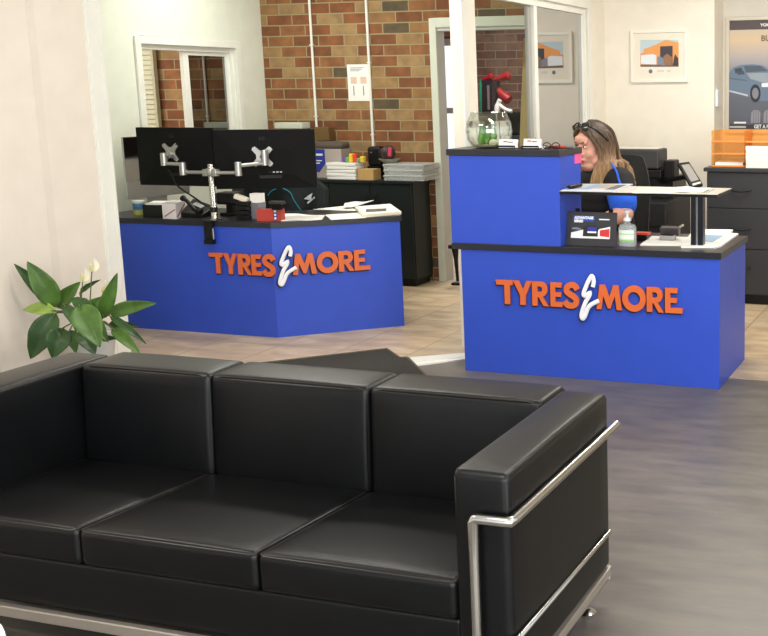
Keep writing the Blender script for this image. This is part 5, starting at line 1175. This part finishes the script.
# amber letter trays
mt_am = bpy.data.materials.new('amber_plastic'); mt_am.use_nodes = True; nt = mt_am.node_tree; b = nt.nodes['Principled BSDF']
b.inputs['Base Color'].default_value = lin((242, 176, 100)); b.inputs['Roughness'].default_value = .15; b.inputs['Transmission Weight'].default_value = .0
tp = nt.nodes.new('ShaderNodeBsdfTransparent'); tp.inputs[0].default_value = lin((255, 236, 196)); mx = nt.nodes.new('ShaderNodeMixShader'); mx.inputs[0].default_value = .7
nt.links.new(b.outputs[0], mx.inputs[1]); nt.links.new(tp.outputs[0], mx.inputs[2]); nt.links.new(mx.outputs[0], nt.nodes['Material Output'].inputs['Surface'])
ty0, ty1 = 7.58, 7.86
tz = [PYY(728, v, ty0).z for v in (164.5, 152.3, 140)]
th = tz[1]-tz[0]
def letter_tray(xa, xb, z, lab, first):
    t_ = thing('letter_tray', lab, 'letter tray', ((xa+xb)/2, (ty0+ty1)/2, z), 'amber letter trays on the cabinet')
    g = .003; mb = MB(); mb.box(xa, xb, ty0, ty1, z, z+g); mb.box(xa, xa+g, ty0, ty1, z+g, z+th-.004); mb.box(xb-g, xb, ty0, ty1, z+g, z+th-.004); mb.box(xa+g, xb-g, ty1-g, ty1, z+g, z+th-.004)
    mb.build('tray_shell', mt_am, t_)
    mb = MB(); mb.box(xa, xb, ty0-.006, ty0, z, z+.012); mb.build('front_lip', mat('amber_lip', (236, 150, 70), .3), t_, bevel=.002)
    return t_
ta0, ta1 = PYY(711.5, 150, ty0).x, PYY(744.5, 150, ty0).x
tb0, tb1 = ta1+.006, ta1+.006+(ta1-ta0)
nm3 = ('bottom', 'middle', 'top')
for k in range(3):
    letter_tray(ta0, ta1, fz+.001+k*th, nm3[k]+' amber letter tray in the left tower on the cabinet', k == 0)
    if k > 0: pass
    letter_tray(tb0, tb1, fz+.001+k*th, nm3[k]+' amber letter tray in the right tower, behind the white ream', False)
tag(base(MB().obox(((ta0+ta1)/2, 7.7, fz+.02), ((ta1-ta0)/2-.02, .1, .014), .04).build('paper_sheet', M_PAPER, None)), 'papers lying in the bottom amber tray of the left tower', 'papers')
wx0 = PYY(746, 160, 7.54).x
tall = PYY(756, 146.5, 7.52).z
mb = MB()
for k in range(16): mb.obox((wx0+.11+random.uniform(-.003, .003), 7.535, fz+.001+(tall-fz)*(k+.5)/16), (.105, .028, (tall-fz)/16*.46))
tag(base(mb.build('paper_stack', M_PAPER, None)), 'tall white stack of paper in front of the right amber tray tower', 'paper')

# picture on the back wall
f0, f1 = PYY(630.3, 30, YB-.02), PYY(687.8, 82, YB-.02)
fr = thing('framed_picture', 'white framed photo of an orange shed hung on the cream back wall', 'picture', ((f0.x+f1.x)/2, YB-.012, f1.z))
X0, X1, Z0, Z1 = f0.x, f1.x, f1.z, f0.z; fwid = .026
mb = MB(); mb.box(X0, X0+fwid, YB-.024, YB, Z0, Z1); mb.box(X1-fwid, X1, YB-.024, YB, Z0, Z1); mb.box(X0+fwid, X1-fwid, YB-.024, YB, Z0, Z0+fwid); mb.box(X0+fwid, X1-fwid, YB-.024, YB, Z1-fwid, Z1); mb.build('frame', mat('white_frame', (240, 236, 224), .4), fr, bevel=.002)
MB().box(X0+fwid, X1-fwid, YB-.014, YB-.002, Z0+fwid, Z1-fwid).build('mount', mat('cream_mount', (236, 228, 212), .8), fr)
def FP(u, v, d=0): return PYY(620+u/9.09, 20+v/9.09, YB-.0145-d)
def fpoly(name, pts, c_, d): return MB().plate([FP(u, v, d) for u, v in pts], (0, -1, 0), .0004).build(name, mat(name+'_ink', c_, .6), fr)
fpoly('sky_print', [(185, 425), (533, 425), (533, 180), (185, 180)], (190, 208, 214), 0)
fpoly('shed_print', [(185, 420), (533, 420), (533, 205), (420, 180), (300, 235), (215, 265), (215, 300), (185, 300)], (232, 160, 92), .0005)
fpoly('doorway_print', [(365, 400), (478, 400), (478, 235), (365, 240)], (70, 66, 74), .001)
fpoly('ground_print', [(185, 425), (533, 425), (533, 390), (340, 405), (185, 405)], (120, 100, 92), .0015)
fpoly('truck_print', [(190, 400), (330, 405), (330, 320), (300, 310), (190, 320)], (226, 232, 238), .002)
fpoly('vehicle_print', [(340, 400), (410, 415), (400, 350), (360, 330), (340, 335)], (128, 140, 158), .002)
fpoly('machine_print', [(395, 405), (470, 410), (475, 340), (430, 305), (395, 330)], (150, 112, 82), .0025)
fpoly('cart_print', [(480, 415), (530, 415), (530, 350), (500, 310), (490, 350)], (70, 62, 62), .0025)
MB().plate([FP(278+17*math.cos(a*PI/8), 467+19*math.sin(a*PI/8), .001) for a in range(16)][::-1], (0, -1, 0), .0004).build('round_mark', mat('mark_grey', (110, 116, 136), .6), fr)
mb = MB()
for (u, w) in ((340, 60), (425, 35)):
    for k in range(2): mb.plate([FP(u, 462+k*10), FP(u+w, 462+k*10), FP(u+w, 457+k*10), FP(u, 457+k*10)], (0, -1, 0), .0004)
mb.build('caption', mat('caption_grey', (196, 192, 186), .7), fr)
# switch on the return strip
zsw = PXX(717.5, 97, -1.995).z; ysw = PXX(716.5, 97, -1.995).y
single('light_switch', MB().box(-1.995, -1.977, ysw-.035, ysw+.035, PXX(717, 106.5, -1.99).z, PXX(717, 89.5, -1.99).z), M_WHITE, 'white switch plate on the grey strip left of the poster', 'switch', bevel=.004)
# poster
YP = 8.64
q0, q1 = PYY(725.8, 17, YP-.02), PYY(729, 131, YP-.02)
pw = .92; PX0 = q0.x; PX1 = PX0+pw; PZ1 = q0.z; PZ0 = PYY(729, 133, YP-.02).z
po = thing('framed_poster', 'framed poster of a silver-blue car and tyres at the right edge', 'poster', ((PX0+PX1)/2, YP-.012, PZ0))
b_ = .03
mb = MB(); mb.box(PX0, PX0+b_, YP-.026, YP, PZ0, PZ1); mb.box(PX1-b_, PX1, YP-.026, YP, PZ0, PZ1); mb.box(PX0+b_, PX1-b_, YP-.026, YP, PZ0, PZ0+b_); mb.box(PX0+b_, PX1-b_, YP-.026, YP, PZ1-b_, PZ1); mb.build('frame', mat('pale_alu_frame', (206, 200, 184), .35, .2), po, bevel=.003)
MB().box(PX0+b_, PX1-b_, YP-.012, YP-.002, PZ0+b_, PZ1-b_).build('print_sheet', ramp_z('poster_sky', PZ0, PZ1, [(0, (84, 88, 100)), (.3, (96, 100, 112)), (.5, (128, 130, 138)), (.6, (160, 158, 164)), (.7, (190, 176, 166)), (.8, (214, 190, 156)), (.92, (200, 188, 170))], .5), po)
def QP(u, v, d=0): return PYY(u, v, YP-.0125-d)
def qpoly(name, pts, c_, d, mt=None): return MB().plate([QP(u, v, d) for u, v in pts], (0, -1, 0), .0004).build(name, mt or mat(name+'_ink', c_, .5), po)
def PL(x, z, d): return Vector((x, YP-.0125-d, z))
wX = PX1-b_; hbar = QP(735, 30).z
MB().box(PX0+b_, wX, YP-.0132, YP-.012, hbar, PZ1-b_).build('header_bar', mat('poster_header', (86, 76, 78), .5), po)
# the car, drawn as the flat print it is: body, glass, wheels
def Z7(x, y): return (700+x/7.95, 60+y/7.95)
pxm = QP(*Z7(300, 120)).x
cpts = [Z7(225, 250), Z7(225, 115), Z7(265, 60), Z7(320, 40), Z7(420, 33), Z7(500, 45), Z7(560, 85), Z7(640, 105), Z7(760, 130), Z7(790, 200), Z7(780, 300), Z7(700, 330), Z7(480, 325), Z7(380, 290)]
qpoly('car_body_print', cpts[::-1], (106, 124, 146), .001)
qpoly('car_bonnet_print', [Z7(370, 105), Z7(400, 150), Z7(500, 180), Z7(760, 190), Z7(760, 130), Z7(560, 100)], (150, 160, 170), .0015)
qpoly('windscreen_print', [Z7(365, 98), Z7(540, 88), Z7(480, 45), Z7(350, 48)], (80, 92, 106), .0015)
qpoly('side_window_print', [Z7(280, 105), Z7(345, 105), Z7(330, 60), Z7(275, 70)], (62, 72, 86), .0015)
qpoly('mirror_print', [Z7(295, 118), Z7(355, 115), Z7(350, 88), Z7(300, 95)], (70, 82, 100), .002)
for (cx_, cy_, rx_, ry_) in ((440, 265, 42, 72), (740, 250, 40, 66)):
    qpoly('wheel_print', [Z7(cx_+rx_*math.cos(a*PI/10), cy_+ry_*math.sin(a*PI/10)) for a in range(20)][::-1], (46, 48, 56), .002)
    qpoly('rim_print', [Z7(cx_+rx_*.62*math.cos(a*PI/10), cy_+ry_*.62*math.sin(a*PI/10)) for a in range(20)][::-1], (128, 130, 138), .0025)
qpoly('lamp_print', [Z7(490, 215), Z7(560, 215), Z7(560, 180), Z7(490, 185)], (230, 232, 236), .002)
qpoly('sill_print', [Z7(225, 250), Z7(380, 290), Z7(380, 275), Z7(225, 238)], (190, 196, 206), .0015)
qpoly('trim_line_print', [Z7(225, 150), Z7(375, 170), Z7(375, 160), Z7(225, 138)], (90, 104, 122), .0015)
for k in range(4):
    cx_ = 445+100*k
    qpoly('tyre_print', [Z7(cx_-42+0, 500), Z7(cx_+32, 500), Z7(cx_+36, 420), Z7(cx_+20, 398), Z7(cx_-22, 398), Z7(cx_-38, 420)], (140, 140, 146), .001)
    mb = MB()
    for j in (-20, -2, 16): mb.plate([QP(*Z7(cx_+j, 498), .0015), QP(*Z7(cx_+j+4, 498), .0015), QP(*Z7(cx_+j+4, 402), .0015), QP(*Z7(cx_+j, 402), .0015)], (0, -1, 0), .0004)
    mb.build('tread_print', mat('tread_ink', (98, 98, 106), .5), po)
z_b = QP(745, 125).z; 
MB().box(PX0+b_, wX, YP-.0135, YP-.012, PZ0+b_, QP(745, 124.5).z).build('footer_bar', mat('poster_footer', (60, 58, 66), .5), po)
put_text('YOKOHAMA', .03, M_WHITE, po, PL(QP(760.5, 25).x, QP(760, 26.3).z, .002), (1, 0, 0), (0, 0, 1), 'lettering', .0004, .0012, 1.15)
put_text('BUY', .062, mat('poster_word', (126, 104, 88), .5), po, PL(QP(761, 40).x, QP(761, 41).z, .002), (1, 0, 0), (0, 0, 1), 'lettering', .0004, .002)
mb = MB(); mb.plate([QP(734, 123.5, .002), QP(746, 123.5, .002), QP(746, 121.8, .002), QP(734, 121.8, .002)], (0, -1, 0), .0004); mb.plate([QP(729.5, 128, .002), QP(746, 128, .002), QP(746, 126, .002), QP(729.5, 126, .002)], (0, -1, 0), .0004, 1)
mb.build('small_print', [M_WHITE, mat('small_print_grey', (180, 178, 178), .5)], po)
put_text('GET A FREE', .042, M_WHITE, po, PL(QP(754, 127).x, QP(754, 128.3).z, .002), (1, 0, 0), (0, 0, 1), 'lettering', .0004, .001, .8)

# ------------------------------------------------------------------ the seated person
def remesh(mb, name, mts, parent, vox, sm=6, extra=None):
    me = bpy.data.meshes.new('tmp'); me.from_pydata([tuple(v) for v in mb.v], [], mb.f)
    ob = bpy.data.objects.new('tmp', me); r = ob.modifiers.new('r', 'REMESH'); r.mode = 'VOXEL'; r.voxel_size = vox
    s = ob.modifiers.new('s', 'SMOOTH'); s.iterations = sm; s.factor = .5
    return to_mesh_obj(ob, name, mts, parent, None, True)
def cap(mb, p, q, r0, r1, n=6):
    p, q = Vector(p), Vector(q); L_ = (q-p).length; k = max(2, int(L_/(min(r0, r1)*.35)))
    for i in range(k+1):
        t = i/k; mb.ell(p+(q-p)*t, (r0+(r1-r0)*t,)*3, 7)
Fd = Vector((-.47, -.883, 0)).normalized(); Ld = Vector((-Fd.y, Fd.x, 0)); Ud = Vector((0, 0, 1))
hip = PYY(606, 240, 6.42); hip = Vector((hip.x, 6.42, .55))
neck = Vector((PYY(603, 175, 6.27).x, 6.27, 1.06))
head = PYY(592, 144.5, 6.2)
shL = PYY(620, 181, 6.17); shL.z -= .01; shR = neck-(shL-neck); shR.z = shL.z; shR += Fd*.03
elL = PYY(624.5, 213.5, 6.06); haL = Vector((elL.x-.17, 5.90, DT+.035)); elR = shR+Vector((-.08, -.1, -.22)); haR = Vector((haL.x-.2, 5.9, DT+.035))
person = MB()
HS = 1.09
tiltM = Matrix.Rotation(.12, 3, Ld)
def hp(f, l, u): return head+tiltM @ (Fd*f+Ld*l+Ud*u)*HS
HM = tiltM @ Matrix((Fd, Ld, Ud)).transposed()
def he(f, l, u, a, b, c, n=12): person.ell(hp(f, l, u), (a*HS, b*HS, c*HS), n, M=HM)
he(-.012, 0, .03, .098, .078, .092, 18)
he(.028, 0, -.045, .062, .062, .08, 16); he(.062, 0, -.108, .026, .03, .02); he(.03, 0, -.115, .05, .055, .035)
for s_ in (-1, 1):
    he(.05, .036*s_, -.042, .034, .03, .034); he(-.006, .076*s_, -.025, .018, .009, .03); he(.082, .03*s_, .022, .014, .024, .008); he(.02, .05*s_, -.085, .04, .024, .035)
he(.086, 0, -.012, .016, .011, .03); he(.099, 0, -.036, .016, .013, .013); he(.09, .012, -.041, .011, .009, .009); he(.09, -.012, -.041, .011, .009, .009)
he(.083, 0, -.07, .016, .024, .008); he(.081, 0, -.082, .016, .021, .008); he(.07, 0, .04, .03, .055, .03)
cap(person, hp(-.02, 0, -.1), neck-Ud*.02, .062, .075)
# torso and limbs under the clothes
cap(person, neck-Ud*.05-Fd*.02, hip, .13, .17)
for s_, sh, el, ha in ((1, shL, elL, haL), (-1, shR, elR, haR)):
    cap(person, neck-Ud*.04, sh-Ld*.03*s_, .075, .07); cap(person, sh, el, .066, .056); cap(person, el, ha, .056, .032)
    dr = (Fd*.9-Ld*.25*s_).normalized(); acr = dr.cross(Ud)
    person.ell(ha+dr*.05, (.042, .042, .018), 8)
    for k, ln in enumerate((.062, .075, .08, .07)):
        b0 = ha+dr*.08+acr*(.03-.02*k); p1 = b0+dr*ln*.5+Ud*.012; p2 = b0+dr*ln-Ud*.016
        cap(person, b0, p1, .0095, .009); cap(person, p1, p2, .009, .0075)
    tb = ha+dr*.03+Ld*-.03*s_; cap(person, tb, tb+dr*.035-Ld*.025*s_, .012, .0105); cap(person, tb+dr*.035-Ld*.025*s_, tb+dr*.07-Ld*.025*s_-Ud*.008, .0105, .009)
    kn = hip+Fd*.42+Ld*.1*s_-Ud*.02; an = kn+Fd*.02-Ud*.44
    cap(person, hip+Ld*.09*s_, kn, .095, .068); cap(person, kn, an, .066, .045); cap(person, an-Ud*.02, an+Fd*.14-Ud*.05, .04, .032)
pe = thing('person', 'seated woman with long hair in a black and blue polo shirt behind the right desk', 'person', (hip.x, hip.y, 0))
body = remesh(person, 'body', [M_SKIN], pe, .0062, 3)
# facial features with their own look, as children of the body
off = None
eb = MB(); 
for s_ in (-1, 1):
    eb.ell(hp(.083, .031*s_, .0), (.009*HS, .013*HS, .0052*HS), 8, M=HM)
eb.build('eyes', mat('eye_white', (226, 216, 208), .3), body, smooth=True)
eb = MB()
for s_ in (-1, 1): eb.ell(hp(.0885, .0295*s_, .0), (.0055*HS, .0062*HS, .0054*HS), 6, M=HM)
eb.build('irises', mat('iris', (64, 52, 46), .2), body, smooth=True)
eb = MB()
for s_ in (-1, 1): eb.tube([hp(.097, .016*s_, .022), hp(.096, .034*s_, .027), hp(.082, .05*s_, .021)], [.0025, .004, .002], 6)
eb.build('eyebrows', mat('brow_brown', (110, 80, 62), .8), body)
eb = MB(); eb.tube([hp(.088, .024, -.077), hp(.099, .008, -.0735), hp(.1, 0, -.075), hp(.099, -.008, -.0735), hp(.088, -.024, -.077)], [.003, .0055, .0055, .0055, .003], 8); eb.tube([hp(.087, .02, -.079), hp(.098, 0, -.084), hp(.087, -.02, -.079)], [.003, .006, .003], 8)
eb.build('lips', mat('lip_pink', (186, 104, 98), .5), body, smooth=True)
# hair: cap plus long locks
hb = MB(); 
def lock(p0, pts, r0): hb.tube(smooth_path([p0]+pts, 4), [r0*.7]+[r0]*(4*len(pts)-4)+[r0*.8, r0*.6, r0*.4, r0*.15], 6)
hc = MB(); hc.ell(hp(-.022, 0, .036), (.1*HS, .085*HS, .1*HS), 18, M=HM)
hc.ell(hp(-.045, 0, -.03), (.075*HS, .082*HS, .1*HS), 14, M=HM)
hb.v = hc.v[:]; hb.f = hc.f[:]; hb.mi = hc.mi[:]
random.seed(11)
for s_ in (1, -1):
    for k in range(46):
        a_ = random.uniform(0, 1); t0 = hp(.075-.12*a_+random.uniform(-.01, .01), .02*s_*random.uniform(.1, 1), .118-.06*a_*a_*.5)
        tp_ = hp(.068-.13*a_, (.062+.02*a_)*s_, .06-.05*a_*0)
        f_ = .038-.12*a_
        ear = hp(f_, (.078+random.uniform(0, .016))*s_, -.02-.02*a_)
        m1 = hp(f_*.7-.0, (.082+random.uniform(-.01, .02))*s_, -.11)
        end = random.uniform(.0, .09)
        ex = neck+Fd*(.09-.2*a_)+Ld*s_*(.085+random.uniform(-.03, .055))+Ud*(.0)
        e2 = ex+Fd*random.uniform(.0, .03)-Ud*(.10+end)
        lock(t0, [tp_, ear, m1, ex+Ud*.04, e2], random.uniform(.009, .014))
for k in range(30):
    l_ = random.uniform(-1, 1)
    lock(hp(-.02, .03*l_, .13), [hp(-.1, .06*l_, .07), hp(-.125, .07*l_, -.02), hp(-.13, .085*l_, -.11), neck-Fd*.13+Ld*.12*l_, neck-Fd*.16+Ld*.13*l_-Ud*(.1+random.uniform(0, .06))], random.uniform(.011, .016))
for s_ in (1, -1):
    for k in range(12):
        q = k/11; lock(hp(.05, .004*s_, .118), [hp(.082-.015*q, (.018+.024*q)*s_, .098-.012*q), hp(.07-.02*q, (.046+.01*q)*s_, .066), hp(.045-.015*q, .074*s_, .03), hp(.03, .08*s_, -.03)], .011)
for k in range(40):
    a_ = k/39; w = random.uniform(-1, 1)
    e2 = PYY(589+26*a_+w*2, 186+random.uniform(-2, 4), 6.08+.08*a_); m2 = PYY(596+20*a_+w*2, 168, 6.1+.08*a_); m1 = hp(.02-.09*a_, .084+.012*random.random(), -.06)
    hb.tube(smooth_path([hp(.02-.06*a_, .06+.02*a_, .07), m1, m2, e2], 5), [.008]+[.012]*12+[.008, .005, .002], 6)
for k in range(26):
    a_ = k/25; e2 = PYY(612+24*a_, 172+8*a_+random.uniform(-2, 4), 6.3); m2 = PYY(610+13*a_, 156+6*a_, 6.3)
    hb.tube(smooth_path([hp(-.04-.05*a_, .07-.03*a_, .05), hp(-.06-.06*a_, .08-.04*a_, -.04), m2, e2], 5), [.008]+[.012]*12+[.008, .005, .002], 6)
hb.build('hair', M_HAIR, body, smooth=True)
# clothing
sb = MB(); cap(sb, neck-Ud*.075-Fd*.02, hip+Ud*.02, .165, .205); cap(sb, neck-Ud*.075, shL-Ld*.015, .1, .098); cap(sb, neck-Ud*.075, shR+Ld*.015, .1, .098)
cap(sb, shL, shL+(elL-shL)*.45, .094, .09); cap(sb, shR, shR+(elR-shR)*.85, .094, .085)
cap(sb, neck-Ud*.03, neck-Ud*.08, .085, .1)
shirt = remesh(sb, 'shirt', [M_SHIRT], pe, .011, 6)
sv = MB(); cap(sv, shL+(elL-shL)*.4, shL+(elL-shL)*.68, .094, .088)
remesh(sv, 'sleeve_panel', [M_SHIRTBLUE], shirt, .011, 4)
dirv = (CAM-shL).normalized()
pp = [PYY(612, 165, 6.2), PYY(614.5, 168, 6.18), PYY(617, 173, 6.14), PYY(618.5, 179, 6.1), PYY(621, 186, 6.07)]
MB().tube(smooth_path([p+(CAM-p).normalized()*.05 for p in pp], 4), .007, 8).build('shoulder_piping', M_SHIRTBLUE, shirt, smooth=True)
tb_ = MB(); cap(tb_, hip-Ud*.02, hip+Ud*.06, .2, .2)
for s_ in (-1, 1):
    kn = hip+Fd*.42+Ld*.1*s_-Ud*.02; an = kn+Fd*.02-Ud*.44
    cap(tb_, hip+Ld*.09*s_, kn, .115, .085); cap(tb_, kn, an+Ud*.02, .083, .066)
remesh(tb_, 'trousers', [M_JEANS], pe, .014, 5)
for s_ in (-1, 1):
    an = hip+Fd*.44+Ld*.1*s_-Ud*.46
    mb = MB(); cap(mb, Vector((an.x, an.y, .045)), Vector((an.x, an.y, .04))+Fd*.16, .05, .04); 
    for v in mb.v: v.z = max(v.z, 0)
    mb.build('shoe', M_BLACK, pe, smooth=True)
# sunglasses pushed up on the hair
sg = thing('sunglasses', 'dark sunglasses pushed up on the seated woman\'s hair', 'sunglasses', hp(.06, 0, .1))
mb = MB()
for s_ in (-1, 1):
    M2 = HM @ Matrix.Rotation(-.7, 3, 'Y') @ Matrix.Rotation(.2*s_, 3, 'Z')
    MB().ell(hp(.07, .036*s_, .112), (.009*HS, .034*HS, .027*HS), 10, M=M2).build('lens', mat('dark_lens', (16, 14, 14), .08, spec=.8), sg, smooth=True)
mb = MB()
mb.tube([hp(.078, -.012, .118), hp(.082, 0, .121), hp(.078, .012, .118)], .0035, 6)
mb.build('bridge', M_BLACK, sg, smooth=True)
for s_ in (-1, 1): MB().tube(smooth_path([hp(.066, .064*s_, .112), hp(.05, .086*s_, .1), hp(.01, .1*s_, .06), hp(-.03, .102*s_, .02)], 4), [.0065]*9+[.005]*4, 6).build('temple', M_BLACK, sg, smooth=True)
cp = hip-Fd*.04+Vector((-.095, .03, 0))
office_chair('office_chair', 'charcoal fabric office chair the woman sits on behind the right desk', (cp.x, cp.y, 0), math.atan2(Fd.x, -Fd.y)*1.0-.12, .25, 1.125, M_FABRIC, .36)

# ------------------------------------------------------------------ light
wd = bpy.data.worlds.new('world'); S.world = wd; wd.use_nodes = True
wd.node_tree.nodes['Background'].inputs[0].default_value = (.93, .97, 1.0, 1); wd.node_tree.nodes['Background'].inputs[1].default_value = 1.3
def area(name, loc, rot, sx, sy, power, col=(1, 1, 1)):
    l = bpy.data.lights.new(name, 'AREA'); l.shape = 'RECTANGLE'; l.size = sx; l.size_y = sy; l.energy = power; l.color = col
    o = bpy.data.objects.new(name, l); COL.objects.link(o); o.location = loc; o.rotation_euler = rot; return o
for (x, y, p) in ((-1.2, 1.0, 34), (-1.2, 3.9, 34), (-1.3, 6.9, 46), (1.0, 2.4, 26), (-3.6, 2.2, 24), (-3.3, 4.9, 22)):  # last entry: unseen lamp added to brighten the tiles by the left desk
    area('ceiling_and_fill_light', (x, y, H-.03), (0, 0, 0), 1.2, .3, p, (1, .97, .9))
area('office_panel_light', (-4.7, 6.7, H-.03), (0, 0, 0), 1.2, .3, 27, (.97, 1, .9))
area('outside_light', (-7.4, 6.2, H-.03), (0, 0, 0), 1.2, 1.2, 60, (1, .97, .92))
area('far_room_light', (-4.2, 9.0, H-.03), (0, 0, 0), .6, .3, 42, (1, .97, .95))
# daylight through the two glazed sides
area('front_daylight', (.7, YF+.05, 1.35), (PI/2, 0, 0), 3.4, 2.1, 110, (.96, .98, 1))
area('side_daylight', (XR-.05, -.7, 1.3), (PI/2, 0, PI/2), 3.6, 2.1, 130, (1, .98, .95))
vs_ = S.view_settings; S.display_settings.display_device = 'sRGB'
vs_.view_transform = 'Standard'; vs_.look = 'None'; vs_.gamma = 1; vs_.use_curve_mapping = False; vs_.exposure = 0.22
